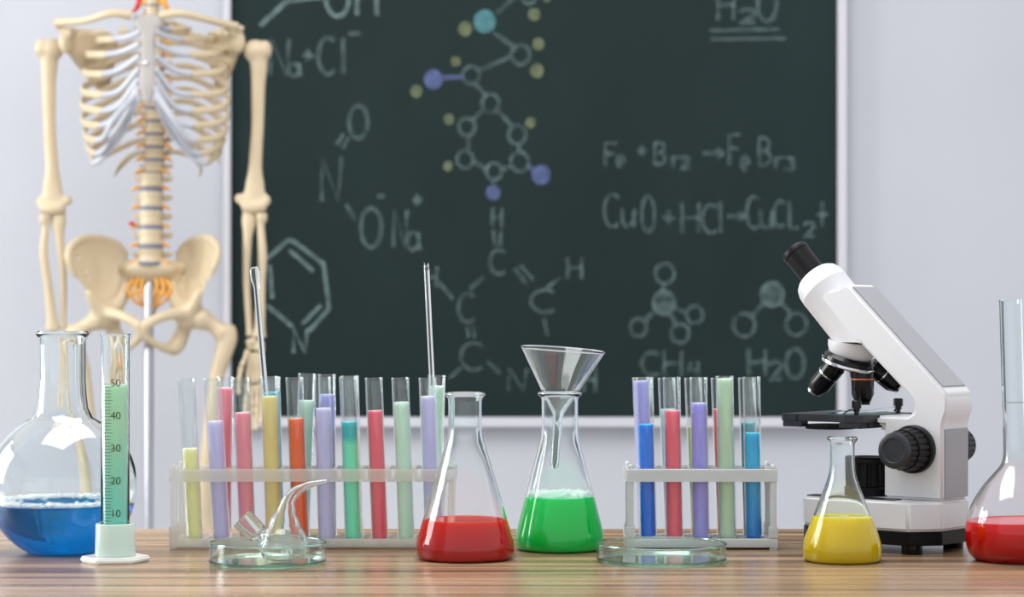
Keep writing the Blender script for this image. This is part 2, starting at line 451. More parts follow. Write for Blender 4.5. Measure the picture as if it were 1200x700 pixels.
def formula(name, label, items, mat, wpx=4.2):
    part = empty(name, (0, 0, 0), parent=board); part['label'] = label
    for it in items:
        k = it[0]; mb = MB(); nm = 'chalk_letter'; mt = mat
        if k == 'line':
            ribbon(mb, [it[1], ((it[1][0] + it[2][0]) / 2, (it[1][1] + it[2][1]) / 2), it[2]], it[3] if len(it) > 3 else wpx); nm = 'chalk_line'
            if len(it) > 4: mt = it[4]
        elif k == 'ring':
            ribbon(mb, arc(it[1], it[2], it[3], it[3] * 1.08, 0, 345, 23), it[4] if len(it) > 4 else 4.5, True); nm = 'chalk_ring'
        elif k == 'dot':
            r = it[3]; vs = [rel(bp(x, y, 0.0012)) for x, y in arc(it[1], it[2], r, r * 1.06, 0, 345, 23)]
            mb.add(vs, [tuple(range(len(vs)))]); nm = 'chalk_dot'; mt = it[4]
        else:
            x0, y0, x1, y1 = it[1:5]
            for st in GL[k]:
                if st == 'ring': ribbon(mb, arc((x0 + x1) / 2, (y0 + y1) / 2, (x1 - x0) / 2, (y1 - y0) / 2, 0, 345, 23), wpx, True)
                else:
                    pts = [(x0 + (x1 - x0) * p[0], y0 + (y1 - y0) * p[1]) for p in st]
                    ribbon(mb, pts, wpx)
        mb.build(nm, mt, part, smooth=False, fixn=False)
formula('chalk_formula', 'chalk OH group with bond lines at the top of the board', [('line', (305, 30), (335, 2), 6), ('line', (335, 2), (378, -3), 4), ('O', 382, -24, 409, 19), ('H', 418, -28, 442, 18)], CH_W, 5.5)
formula('chalk_formula', 'faint chalk Na + Cl with a minus sign', [('N', 317, 45, 339, 88), ('a', 338, 73, 354, 89), ('+', 354, 58, 368, 73), ('C', 373, 44, 392, 87), ('l', 398, 44, 406, 86), ('-', 408, 35, 423, 44)], CH_D, 5)
formula('chalk_formula', 'chalk O double bonded to N above ONa with charges', [('O', 409, 124, 431, 162), ('line', (402, 157), (395, 170)), ('line', (409, 160), (402, 174)), ('N', 377, 184, 400, 236), ('line', (406, 240), (416, 258)), ('-', 442, 226, 451, 234), ('O', 423, 244, 447, 290), ('N', 461, 246, 477, 290), ('a', 477, 270, 494, 293), ('+', 483, 228, 495, 241)], CH_D, 4.8)
formula('chalk_ring_drawing', 'chalk hexagonal ring with double bonds and an N', [('line', (340, 280), (379, 309), 5), ('line', (379, 307), (386, 363), 5), ('line', (386, 362), (362, 388), 5), ('line', (343, 383), (313, 358), 5), ('line', (312, 304), (340, 280), 5), ('line', (339, 293), (367, 318), 5), ('line', (316, 310), (319, 350), 5), ('line', (376, 358), (354, 380), 4.5), ('N', 344, 386, 360, 414)], CH_W, 4.8)
Y = CH_Y
formula('chalk_molecule', 'coloured chalk ball-and-stick molecule with a ring of six', [
 ('line', (582, 15), (603, -3), 4.5), ('ring', 620, -5, 8.5), ('line', (578, 38), (601, 54), 4.5), ('ring', 610, 64, 10.5), ('line', (599, 66), (561, 83), 4.5), ('ring', 552, 88, 9.5),
 ('line', (519, 91), (543, 90), 5, CH_L), ('line', (557, 99), (571, 113), 5), ('ring', 575, 121, 10), ('ring', 547, 149, 9.5), ('ring', 606, 158, 10), ('ring', 545, 187, 9.5), ('ring', 609, 190, 10.5), ('ring', 579, 201, 9),
 ('line', (567, 128), (553, 141), 4.5), ('line', (582, 128), (599, 147), 4.5), ('line', (549, 159), (549, 177), 5), ('line', (608, 168), (608, 178), 5), ('line', (553, 188), (572, 199), 6.5), ('line', (588, 200), (600, 194), 5), ('line', (618, 194), (625, 199), 4, CH_L), ('line', (578, 211), (578, 217), 5),
 ('dot', 568, 25, 13, CH_T), ('dot', 508, 93, 11, CH_L), ('dot', 634, 205, 11, CH_L), ('dot', 578, 226, 8.5, CH_L),
 ('dot', 545, 34, 8, Y), ('dot', 626, 17, 7, Y), ('dot', 641, -2, 4.5, Y), ('dot', 631, 52, 7, Y), ('dot', 629, 83, 8, Y), ('dot', 534, 72, 5.5, Y), ('dot', 488, 107, 7, Y), ('dot', 526, 140, 6, Y), ('dot', 622, 144, 6, Y), ('dot', 525, 195, 5.5, Y)], CH_D)
formula('chalk_ring_drawing', 'chalk ring of C and N letters joined by bonds', [('H', 577, 243, 588, 266), ('line', (578, 270), (580, 288)), ('line', (587, 270), (586, 289)), ('C', 574, 293, 592, 321), ('line', (567, 325), (550, 339)),
 ('C', 537, 344, 556, 378), ('line', (548, 384), (549, 396)), ('line', (555, 383), (556, 396)), ('C', 540, 402, 565, 434), ('line', (571, 423), (586, 438)), ('N', 596, 432, 617, 458), ('line', (540, 431), (526, 444)),
 ('line', (515, 331), (531, 351)), ('H', 500, 313, 512, 337), ('line', (603, 315), (617, 333)), ('line', (609, 311), (625, 328)), ('C', 622, 340, 650, 366), ('line', (641, 337), (657, 325)), ('H', 665, 302, 682, 327), ('line', (637, 373), (642, 394)), ('H', 684, 430, 698, 460)], CH_D, 4.2)
formula('chalk_formula', 'chalk H2O underlined twice at the top of the board', [('H', 841, -12, 860, 24), ('2', 866, 11, 886, 27), ('O', 888, -14, 910, 25), ('line', (832, 36), (914, 34), 4.5), ('line', (833, 46), (921, 45), 4)], CH_D, 5)
formula('chalk_formula', 'faint chalk equation Fe + Br2 gives FeBr3', [('F', 708, 168, 723, 195), ('e', 722, 183, 732, 195), ('+', 746, 170, 758, 183), ('B', 766, 167, 780, 193), ('r', 787, 183, 796, 196), ('2', 797, 184, 808, 198), ('>', 823, 173, 849, 186), ('F', 853, 158, 868, 194), ('e', 868, 184, 878, 199), ('B', 888, 161, 903, 194), ('r', 907, 184, 917, 197), ('3', 921, 185, 931, 199)], CH_D, 4.2)
formula('chalk_formula', 'faint chalk equation CuO + HCl gives CuCl2 plus', [('C', 708, 228, 725, 266), ('u', 729, 245, 744, 266), ('O', 752, 230, 767, 272), ('+', 776, 247, 791, 263), ('H', 799, 238, 819, 273), ('C', 823, 240, 840, 273), ('l', 841, 236, 847, 273), ('>', 852, 247, 874, 260), ('C', 875, 230, 889, 268), ('u', 891, 246, 906, 268), ('C', 907, 236, 919, 266), ('L', 922, 236, 936, 268), ('2', 941, 261, 955, 277), ('+', 957, 236, 970, 266)], CH_D, 4.2)
formula('chalk_molecule', 'chalk ball-and-stick model of four rings around a shaded hub over CH4', [('dot', 778, 355, 14, CH_D), ('ring', 778, 355, 12.5, 4), ('ring', 779, 321, 11), ('ring', 748, 384, 9.5), ('ring', 814, 369, 9.5), ('ring', 797, 391, 10.5), ('line', (777, 331), (777, 342), 5), ('line', (766, 365), (756, 376), 5), ('line', (790, 361), (806, 367), 5), ('line', (785, 368), (793, 381), 5), ('C', 752, 413, 773, 440), ('H', 778, 411, 799, 441), ('4', 807, 424, 821, 442)], CH_D, 4.6)
formula('chalk_molecule', 'chalk ball-and-stick model with two rings below a hub over H2O', [('dot', 905, 345, 14.5, CH_D), ('ring', 905, 345, 13, 4), ('ring', 872, 381, 12.5), ('ring', 933, 380, 12), ('line', (894, 356), (882, 370), 5), ('line', (914, 354), (926, 366), 5), ('H', 877, 409, 897, 440), ('2', 901, 424, 916, 445), ('O', 921, 409, 942, 444)], CH_D, 5)

# ------------------------------------------------------------------ table
table = empty('table', (0.0, 1.85, 0))
tag(table, 'brown striped wooden lab table with dark grain lines in the foreground', 'table')
TB = 216e-3 * F / 245 - 1.85       # rear edge
MB().box((-1.0, -0.45, TABLE - 0.032), (1.0, TB, TABLE)).build('table_top', WOOD, table, bevel=0.002)
for sx in (-0.94, 0.94):
    for sy in (-0.39, TB - 0.06):
        MB().box((sx - 0.025, sy - 0.025, 0), (sx + 0.025, sy + 0.025, TABLE - 0.032)).build('leg', GREY, table, bevel=0.003)
MB().box((-0.915, TB - 0.07, TABLE - 0.1), (0.915, TB - 0.05, TABLE - 0.032)).build('apron', GREY, table, bevel=0.002)

def stand_at(px, D): return Vector(((px - 600) * D / F, D, TABLE))
def zz(py, D): return 0.216 - (py - HOR) * D / F     # height above the table

# ------------------------------------------------------------------ glassware
def shell(outer, t, n=56, floor_t=None):
    """closed glass wall: outer profile (r,z) bottom centre to rim, inner offset by t"""
    inner = []
    ft = floor_t or t
    m = len(outer)
    for i, (r, z) in enumerate(outer):
        p0 = outer[max(i - 1, 0)]; p1 = outer[min(i + 1, m - 1)]
        dr, dz = p1[0] - p0[0], p1[1] - p0[1]; L = math.hypot(dr, dz) or 1
        inner.append((max(0.0, r - t * dz / L), z + (ft if r < 1e-6 else t * dr / L)))
    inner[0] = (0, outer[0][1] + ft)
    inner[-1] = (outer[-1][0] - t, outer[-1][1])
    top = outer[-1]
    rim = [(top[0] - t * 0.15, top[1] + t * 0.35), (top[0] - t * 0.85, top[1] + t * 0.35)]
    return outer + rim + inner[::-1], inner

def smooth_prof(p, k=3):
    for _ in range(k):
        q = [p[0]]
        for a, b in zip(p[:-1], p[1:]):
            q.append((a[0] * .75 + b[0] * .25, a[1] * .75 + b[1] * .25)); q.append((a[0] * .25 + b[0] * .75, a[1] * .25 + b[1] * .75))
        q.append(p[-1]); p = q
    return p

def fill_prof(inner, level, gap=0.0003, meniscus=0.0008):
    out = []
    for i, (r, z) in enumerate(inner):
        if z > level:
            r0, z0 = inner[i - 1]; t = (level - z0) / max(1e-9, z - z0); rr = r0 + (r - r0) * t
            out.append((max(rr - gap, 0), level)); break
        out.append((max(r - gap, 0.0) if r > 1e-6 else 0.0, z + gap))
    R = out[-1][0]
    return out + [(R - 0.0007, level - meniscus * 0.6), (R * 0.8, level - meniscus), (0, level - meniscus)], R

def vessel(name, loc, outer, t, label, cat, level=None, lmat=None, llabel=None, tilt=None, foam=None, group=None, gmat=None, floor_t=None, n=56):
    root = empty(name, loc); tag(root, label, cat, group)
    prof, inner = shell(outer, t, n, floor_t)
    MB().lathe(prof, n).build('glass_wall', gmat or GLASS, root, angle=60)
    if level is not None:
        lp, R = fill_prof(inner, level, -0.0004)
        l = MB().lathe(lp, n).build('liquid', lmat, root, angle=50)
        if llabel: l['label'] = llabel
        if foam:
            fb = MB(); cnt, width, hgt = foam
            for k in range(cnt):
                a = random.uniform(0, 6.283); r = R - abs(random.gauss(0, width)) - 0.0012
                s = random.uniform(0.0007, 0.0021)
                z = level + random.uniform(0, hgt)
                # the wall narrows upward: keep bubbles inside
                fb.ball((r * math.cos(a), r * math.sin(a), z + s * .4), s, 7, 5)
            fo = fb.build('foam', BUBBLE, root, angle=None); tag(fo, 'thin white foam of bubbles on the liquid', kind='stuff')
    if tilt: root.rotation_euler = tilt
    return root

def conical(R, hgt, rn, zs, rr):
    """Erlenmeyer outline"""
    body = smooth_prof([(R * 0.80, 0.0), (R * 0.97, 0.001), (R, 0.010), (R * 0.965, 0.020), (rn + (R - rn) * 0.12, zs - 0.012), (rn, zs), (rn, zs + 0.012), (rn, hgt - 0.007)], 3)
    return [(0, 0.0008), (R * 0.5, 0.0004)] + body + [(rn + 0.0004, hgt - 0.005), (rr, hgt - 0.0025), (rr + 0.0003, hgt - 0.001), (rr - 0.0006, hgt)]

RED = liquid('red_liquid', (228, 26, 2), 0.08, deep=(184, 2, 0), zr=(0.0, 0.035))
GREEN = liquid('green_liquid', (4, 228, 106), 0.1, deep=(0, 204, 86), zr=(0.0, 0.045))
YELLOW = liquid('yellow_liquid', (244, 220, 14), 0.14, deep=(226, 196, 0), zr=(0, 0.04))
RED2 = liquid('scarlet_liquid', (228, 12, 10), 0.08, deep=(190, 0, 2), zr=(0, 0.03))
def blue_mat():
    m, nt, out = new_mat('blue_liquid')
    g = N(nt, 'ShaderNodeBsdfGlass'); g.inputs['Color'].default_value = s2l((80, 190, 240)); g.inputs['IOR'].default_value = 1.33
    t = N(nt, 'ShaderNodeBsdfTranslucent'); t.inputs[0].default_value = s2l((0, 176, 240))
    tr = N(nt, 'ShaderNodeBsdfTransparent'); tr.inputs[0].default_value = s2l((110, 205, 238))
    a = N(nt, 'ShaderNodeMixShader'); a.inputs[0].default_value = 0.22
    nt.links.new(g.outputs[0], a.inputs[1]); nt.links.new(t.outputs[0], a.inputs[2])
    b = N(nt, 'ShaderNodeMixShader'); b.inputs[0].default_value = 0.15
    nt.links.new(a.outputs[0], b.inputs[1]); nt.links.new(tr.outputs[0], b.inputs[2])
    nt.links.new(b.outputs[0], out.inputs[0]); return m
BLUE = blue_mat()

vessel('conical_flask', stand_at(545, 2.005), conical(0.0447, 0.150, 0.0152, 0.113, 0.0182), 0.0016,
       'conical glass flask of red liquid, without a funnel, in front of the long tube rack', 'flask', 0.036, RED, 'red liquid')
vessel('conical_flask', stand_at(656, 2.085), conical(0.0420, 0.148, 0.0172, 0.108, 0.0206), 0.0016,
       'conical glass flask of foamy green liquid holding a glass funnel', 'flask', 0.050, GREEN, 'bright green liquid', foam=(460, 0.007, 0.0035))
vessel('conical_flask', stand_at(987, 1.985), conical(0.0355, 0.111, 0.0112, 0.082, 0.0135), 0.0015,
       'small conical glass flask of yellow liquid under the microscope stage', 'flask', 0.0405, YELLOW, 'cloudy yellow liquid')
# boiling flask with blue liquid
def round_flask(R, zc, rb, rn, hgt, rr):
    p = [(0, 0.001), (rb * 0.7, 0.0)]
    a0 = math.asin(min(0.999, zc * 0.985 / R)); body = []
    pts = []
    for k in range(0, 21):
        th = -a0 + (math.radians(66) + a0) * k / 20
        pts.append((R * math.cos(th), zc + R * math.sin(th)))
    r1, z1 = pts[-1]
    pts += [(rn + (r1 - rn) * 0.35, z1 + 0.009), (rn + 0.0008, z1 + 0.022), (rn, z1 + 0.036), (rn, hgt - 0.012), (rn, hgt - 0.006), (rr, hgt - 0.003), (rr, hgt - 0.001), (rr - 0.001, hgt)]
    return p + pts
vessel('boiling_flask', stand_at(73, 2.06), round_flask(0.069, 0.062, 0.03, 0.0215, 0.205, 0.0243), 0.0020,
       'large round glass flask of bubbly blue liquid at the left edge of the table', 'flask', 0.046, BLUE, 'clear blue liquid', foam=(900, 0.009, 0.003), n=72)
# volumetric flask
vf = smooth_prof([(0.030, 0.0), (0.037, 0.0006), (0.044, 0.008), (0.0462, 0.022), (0.0455, 0.036), (0.041, 0.050), (0.031, 0.066), (0.020, 0.078), (0.0125, 0.086), (0.0104, 0.094), (0.0102, 0.108), (0.0102, 0.2325)], 3)
vessel('volumetric_flask', stand_at(1193, 1.99), [(0, 0.001), (0.02, 0.0002)] + vf + [(0.0106, 0.2335), (0.0106, 0.234)], 0.0014,
       'long-necked glass flask of scarlet liquid at the right edge beside the microscope', 'flask', 0.0365, RED2, 'scarlet liquid', tilt=(0, math.radians(-1.6), 0))
root = [o for o in COL.objects if o.name == 'volumetric_flask'][0]
MB().lathe([(0.01025, 0.1415), (0.01032, 0.1415), (0.01032, 0.1419), (0.01025, 0.1419)], 48, close=True).build('fill_mark', GREY, root)

# funnel standing in the green flask
fl = stand_at(656, 2.085); fl.z += 0.148
fun = empty('glass_funnel', fl); fun.rotation_euler = (math.radians(2.0), math.radians(4.2), 0)
tag(fun, 'clear glass funnel resting in the mouth of the green flask', 'funnel')
fo = [(0.0026, -0.0720), (0.0040, -0.0700), (0.0044, -0.030), (0.0052, -0.021), (0.0150, -0.0035), (0.0158, -0.0022), (0.0390, 0.0390), (0.0400, 0.0402), (0.0402, 0.0412)]
fi = [(0.0388, 0.0412), (0.0376, 0.0396), (0.0143, -0.0018), (0.0040, -0.0200), (0.0030, -0.030), (0.0029, -0.066), (0.0016, -0.0722)]
MB().lathe(fo + fi, 56, close=True).build('cone_and_stem', GLASS, fun, angle=40)

# petri dishes
def dish(px, D, R, hgt, label):
    root = empty('petri_dish', stand_at(px, D) + Vector((0, 0, 0.0005))); tag(root, label, 'petri dish')
    MB().lathe([(R - 0.0042, 0.0004), (R, 0.0042), (R, hgt - 0.0016), (R - 0.0018, hgt - 0.0016), (R - 0.0018, 0.0042), (R - 0.0046, 0.0022)], 80, close=True).build('dish_wall', DISHGLASS, root, angle=40)
    MB().lathe([(0, 0.0004), (R - 0.0046, 0.0004), (R - 0.0046, 0.0022), (0, 0.0022)], 80).build('dish_floor', DISHGLASS, root, smooth=False)
    MB().lathe([(R - 0.0046, 0.0), (R - 0.0016, 0.0008), (R + 0.0001, 0.0030), (R + 0.0001, 0.0042), (R - 0.0022, 0.0030)], 80, close=True).build('base_edge', RIMGLASS, root, angle=60)
    MB().lathe([(R + 0.0003, hgt - 0.0016), (R + 0.0004, hgt - 0.0006), (R - 0.0002, hgt), (R - 0.0016, hgt), (R - 0.0021, hgt - 0.0006), (R - 0.0020, hgt - 0.0016)], 80, close=True).build('rim', RIMGLASS, root, angle=60)
    return root
dish(313.5, 1.961, 0.0518, 0.0195, 'petri dish holding the small glass retort, in front of the long rack')
dish(775, 1.980, 0.0582, 0.0165, 'empty wide petri dish in front of the short rack')

# retort lying in the left dish
rt0 = stand_at(331, 1.958)
ret = empty('glass_retort', (rt0.x, rt0.y, TABLE + 0.0030)); tag(ret, 'small clear glass retort with curved spout standing in a petri dish', 'retort')
def rpt(px, py, dy=0.0):
    p = at(px, py, 1.958); return (p.x - rt0.x, dy, p.z - TABLE - 0.0024)
z_floor = 0.0
sp = [(0.0, 0.0, 0.0003), (0.0, 0, 0.004), (0.0005, 0, 0.012), (0.0012, 0, 0.022), (0.0018, 0, 0.033), (0.0035, 0, 0.045)] + [rpt(338, 588), rpt(346, 578), rpt(360, 570), rpt(383, 564)]
sr = [0.008, 0.018, 0.0228, 0.0205, 0.0140, 0.0082, 0.0058, 0.0047, 0.0034, 0.0012]
def two_wall(name, sp, sr, t, mat, parent, n=36, up=(0, 1, 0)):
    o = MB().sweep(sp, sr, n, up, 6); i = MB().sweep([Vector(p) + (Vector((0, 0, t)) if k == 0 else Vector()) for k, p in enumerate(sp)], [max(r - t, 0.0004) for r in sr], n, up, 6)
    mb = MB(); mb.add(o.v, [tuple(reversed(f)) for f in o.f]); mb.add(i.v, i.f)
    return mb.build(name, mat, parent, angle=60, fixn=False)
RETG = GLASS
two_wall('bulb_and_spout', sp, sr, 0.0012, RETG, ret)
a = Vector(rpt(305, 629, 0)); b = Vector(rpt(283, 608, 0)); dd = (b - a).normalized()
two_wall('side_neck', [Vector((-0.012, 0, 0.018)), a - dd * 0.002, a], [0.004, 0.0045, 0.0055], 0.001, RETG, ret)
st = MB(); q = dd.to_track_quat('Z', 'Y').to_matrix().to_4x4(); L = (b - a).length
st.lathe([(0.0050, 0), (0.0068, 0.0), (0.0092, 0.003), (0.0103, L - 0.002), (0.0101, L), (0.0088, L), (0.0086, L - 0.002), (0.0078, 0.0040), (0.0058, 0.0016)], 32, Matrix.Translation(a) @ q, close=True)
st.build('neck_cup', GLASS, ret, angle=30)

# graduated cylinder
gD = 1.98
gc = empty('graduated_cylinder', stand_at(135, gD)); tag(gc, 'slim measuring cylinder of pale green liquid with a black scale, marked to 50', 'measuring cylinder')
GP = plastic('cylinder_foot_plastic', (205, 224, 214), 0.18, 0.5)
hexa = [(0.0312 * math.cos(math.radians(60 * k + 8)), 0.0312 * math.sin(math.radians(60 * k + 8))) for k in range(6)]
MB().prism(hexa, 0, 0.0055, 'z').build('foot', plastic('foot_plastic', (226, 226, 222), 0.08, 0.35), gc, bevel=0.0016)
MB().lathe([(0.0134, 0.0056), (0.0180, 0.0056), (0.0174, 0.0335), (0.0168, 0.0345), (0.0136, 0.0345)], 56, close=True).build('socket', GP, gc)
gr = 0.0128; gt = zz(392, gD)
prof, inner = shell([(0, 0.0062), (gr * 0.8, 0.0062), (gr, 0.008), (gr, gt - 0.003), (gr + 0.0004, gt - 0.0015), (gr + 0.0006, gt)], 0.0013)
MB().lathe(prof, 56).build('glass_wall', GLASS, gc, angle=60)
lp, R = fill_prof(inner, zz(450, gD))
l = MB().lathe(lp, 56).build('liquid', liquid('mint_liquid', (206, 250, 214), 0.3, deep=(130, 255, 232), zr=(0.03, 0.12)), gc, angle=50); l['label'] = 'pale green liquid'
tk = MB()
def on_cyl(xoff, z, r=gr + 0.00012):
    a = -math.pi / 2 + xoff / r
    return Vector((r * math.cos(a), r * math.sin(a), z))
pxm = gD / F
def curved_quad(x0, x1, z0, z1):
    n = 5; v = []
    for k in range(n + 1):
        x = x0 + (x1 - x0) * k / n
        v += [on_cyl(x, z0), on_cyl(x, z1)]
    tk.add(v, [(2 * k, 2 * k + 2, 2 * k + 3, 2 * k + 1) for k in range(n)])
for k in range(2, 51):
    py = 450 + (50 - k) * 3.8
    x0, x1 = (-15, 4) if k % 10 == 0 else ((-13, 0) if k % 5 == 0 else (-11, -2))
    zc = zz(py, gD); curved_quad(x0 * pxm, x1 * pxm, zc - 0.00022, zc + 0.00022)
def text_mesh(body, size):
    cu = bpy.data.curves.new('txt', 'FONT'); cu.body = body; cu.size = size; cu.align_x = 'CENTER'
    o = bpy.data.objects.new('txt', cu); COL.objects.link(o)
    dg = bpy.context.evaluated_depsgraph_get(); dg.update()
    me = bpy.data.meshes.new_from_object(o.evaluated_get(dg))
    bpy.data.objects.remove(o); return me
for k in (10, 20, 30, 40, 50):
    me = text_mesh(str(k), 0.0095); zc = zz(450 + (50 - k) * 3.8 - 3, gD) - 0.0044
    v = [on_cyl(q.co.x + 3.5 * pxm, zc + q.co.y, gr + 0.00018) for q in me.vertices]
    tk.add(v, [tuple(p.vertices) for p in me.polygons])
sc_o = tk.build('printed_scale', INK, gc, smooth=False, fixn=False); tag(sc_o, 'printed scale lines with numbers 10 to 50', kind='stuff')

# ------------------------------------------------------------------ test tube racks
def rack(name, x0px, ncell, D0, mat, label):
    """x0px: frame position of the first hole; D0: front face distance"""
    pit = 0.025; bar = 0.005; cell = 0.020
    X1 = (x0px - 600) * (D0 + 0.015) / F
    L = ncell * pit + bar
    root = empty(name, (X1 - pit / 2, D0, TABLE)); tag(root, label, 'test tube rack')
    x0 = -bar / 2; x1 = x0 + L; dep = 2 * pit + bar
    def shelf(nm, z0, z1, ext, floor):
        mb = MB()
        # one plate with square holes: vertices on a grid, cells left out
        xs = [x0 - ext]
        for k in range(ncell): xs += [x0 + bar + k * pit, x0 + bar + k * pit + cell]
        xs.append(x1 + ext)
        ys = [0, bar, bar + cell, bar + pit, bar + pit + cell, dep]
        bm = bmesh.new(); V = {}
        def vert(i, j, k):
            if (i, j, k) not in V: V[(i, j, k)] = bm.verts.new((xs[i], ys[j], (z0, z1)[k]))
            return V[(i, j, k)]
        nx, ny = len(xs) - 1, len(ys) - 1
        solid = {(i, j): not (i % 2 == 1 and j in (1, 3)) for i in range(nx) for j in range(ny)}
        for (i, j), s_ in solid.items():
            if s_:
                bm.faces.new([vert(i, j, 1), vert(i + 1, j, 1), vert(i + 1, j + 1, 1), vert(i, j + 1, 1)])
                bm.faces.new([vert(i, j + 1, 0), vert(i + 1, j + 1, 0), vert(i + 1, j, 0), vert(i, j, 0)])
                for (di, dj, e) in ((-1, 0, ((i, j + 1), (i, j))), (1, 0, ((i + 1, j), (i + 1, j + 1))), (0, -1, ((i, j), (i + 1, j))), (0, 1, ((i + 1, j + 1), (i, j + 1)))):
                    if not solid.get((i + di, j + dj), False):
                        (a_, b_), (c_, d_) = e
                        bm.faces.new([vert(a_, b_, 0), vert(c_, d_, 0), vert(c_, d_, 1), vert(a_, b_, 1)])
        bmesh.ops.recalc_face_normals(bm, faces=bm.faces)
        me = bpy.data.meshes.new(nm); bm.to_mesh(me); bm.free()
        return obj(nm, me, mat, root, smooth=False)
    shelf('top_shelf', 0.0640, 0.0760, 0.006, False)
    shelf('base_grid', 0.0045, 0.0105, 0.006, True)
    MB().box((x0 - 0.006, 0, 0.0025), (x1 + 0.006, dep, 0.0045)).build('base_plate', mat, root)
    for xx in (x0 - 0.005, x1 - 0.001):
        for yy in (0.0006, dep - 0.0066):
            MB().box((xx, yy, 0.0105), (xx + 0.006, yy + 0.006, 0.064)).build('post', mat, root, bevel=0.0006)
            MB().box((xx - 0.0015, yy - 0.0005, 0.0105), (xx + 0.0075, yy + 0.0065, 0.022)).build('post_collar', mat, root, bevel=0.0008)
            MB().box((xx - 0.0005, yy, 0.0), (xx + 0.0065, yy + 0.006, 0.0025)).build('foot', mat, root)
            MB().lathe([(0, 0.0762), (0.0022, 0.0762), (0.0022, 0.079), (0.0012, 0.0802), (0, 0.0802)], 12, Matrix.Translation((xx + 0.003, yy + 0.003, 0))).build('post_pin', mat, root)
    return X1, pit
RACK_L = plastic('clear_rack_plastic', (244, 242, 234), 0.78, 1.0)
RACK_R = plastic('milky_rack_plastic', (206, 209, 209), 0.22, 0.8)
D_RACK = 2.080
XL, pit = rack('test_tube_rack', 227, 10, D_RACK, RACK_L, 'long translucent plastic rack with ten tubes in front, behind the red flask')
XR, _ = rack('test_tube_rack', 759, 5, D_RACK, RACK_R, 'short milky white plastic rack with five tubes in its front row')

TR = 0.0083
tube_meshes = {}
def tube(X, row, xtop_px, ytop, yliq, mat, label, liq_label, group):
    D = D_RACK + 0.015 + row * 0.025
    zb = 0.0049
    zt = zz(ytop, D)
    L = zt - zb
    xt = (xtop_px - 600) * D / F
    lean = max(-0.0105, min(0.0105, xt - X))
    xb = X - lean * 0.22          # foot shifts the other way inside its socket
    ang = math.atan2(xt - xb, L) if abs(xt - xb) < 0.014 else math.copysign(math.atan2(0.0125, L), xt - xb)
    root = empty('test_tube', (xb, D, TABLE + zb + 0.0008)); root.rotation_euler = (0, ang, 0)
    tag(root, label, 'test tube', group)
    o = [(0, 0)] + [(TR * math.sin(math.radians(a)), TR - TR * math.cos(math.radians(a))) for a in (20, 40, 58, 75, 90)] + [(TR, L - 0.003), (TR + 0.0002, L - 0.0014), (TR + 0.0004, L)]
    o = [(0, 0)] + [(r, z * 0.72) if r < TR * 0.999 else (r, z) for r, z in o[1:]]
    prof, inner = shell(o, 0.0009)
    MB().lathe(prof, 32).build('glass_wall', TUBEGLASS, root, angle=60)
    lp, R = fill_prof(inner, zz(yliq, D) - zb, 0.00015)
    l = MB().lathe(lp, 32).build('liquid', mat, root, angle=50)
    l['label'] = liq_label
def LQ(n, c, **k): return liquid(n, c, **k)
pale_y = LQ('pale_yellow_liquid', (255, 247, 190), clear=0.22)
lav = LQ('lavender_liquid', (220, 216, 255), clear=0.25)
pink = LQ('pink_liquid', (255, 166, 180), clear=0.25)
sand = LQ('straw_liquid', (255, 231, 160), clear=0.3)
tang = LQ('orange_liquid', (255, 116, 60), clear=0.15)
mint = LQ('pale_mint_liquid', (222, 252, 230), clear=0.3)
tealgreen = LQ('teal_over_green_liquid', (50, 196, 200), clear=0.2, deep=(140, 244, 206), zr=(0.092, 0.100))
rose = LQ('rose_liquid', (255, 118, 136), clear=0.22)
tealb = LQ('teal_blue_liquid', (40, 180, 206), clear=0.2)
ame = LQ('amber_liquid', (252, 228, 150), clear=0.3)
viol = LQ('violet_liquid', (184, 176, 252), clear=0.25)
cobalt = LQ('cobalt_liquid', (20, 140, 240), clear=0.12, deep=(0, 112, 224), zr=(0.0, 0.09))
sage = LQ('sage_liquid', (214, 236, 210), clear=0.3)
cyan = LQ('cyan_liquid', (40, 190, 236), clear=0.14, deep=(0, 128, 216), zr=(0.0, 0.07))
gF, gB, gR, gRB = 'tubes in the front row of the long rack', 'tubes in the back row of the long rack', 'tubes in the front row of the short rack', 'tubes in the back row of the short rack'
FR = [(218, 445, 526, pale_y, 'test tube of pale yellow liquid, the least full, at the left end', 'pale yellow liquid'),
      (248.5, 444.5, 494, lav, 'test tube of lavender liquid between the pale yellow and pink tubes, long rack', 'lavender liquid'),
      (282.5, 444, 484, pink, 'front test tube of pink liquid, left of the tube with the spoon-ended rod', 'pink liquid'),
      (315, 442.5, 465, sand, 'test tube of straw yellow liquid holding the spoon-ended glass rod', 'straw yellow liquid'),
      (345, 443.5, 491, tang, 'test tube of bright orange liquid in the long rack', 'bright orange liquid'),
      (377.5, 443.5, 479, lav, 'test tube of lavender liquid just right of the orange tube', 'lavender liquid'),
      (407.5, 443, 495, tealgreen, 'test tube of green liquid with a dark teal top layer', 'teal liquid over green'),
      (438, 444, 482, rose, 'test tube of rose red liquid right of the teal and green tube', 'rose red liquid'),
      (469, 444, 472, mint, 'front-row test tube of pale green liquid, right of the rose red tube', 'pale green liquid'),
      (501, 444, 465, lav, 'test tube of lavender liquid holding the plain glass rod', 'lavender liquid')]
for i, (a, b, c, m, lb, ll) in enumerate(FR): tube(XL + i * pit, 0, a, b, c, m, lb, ll, gF)
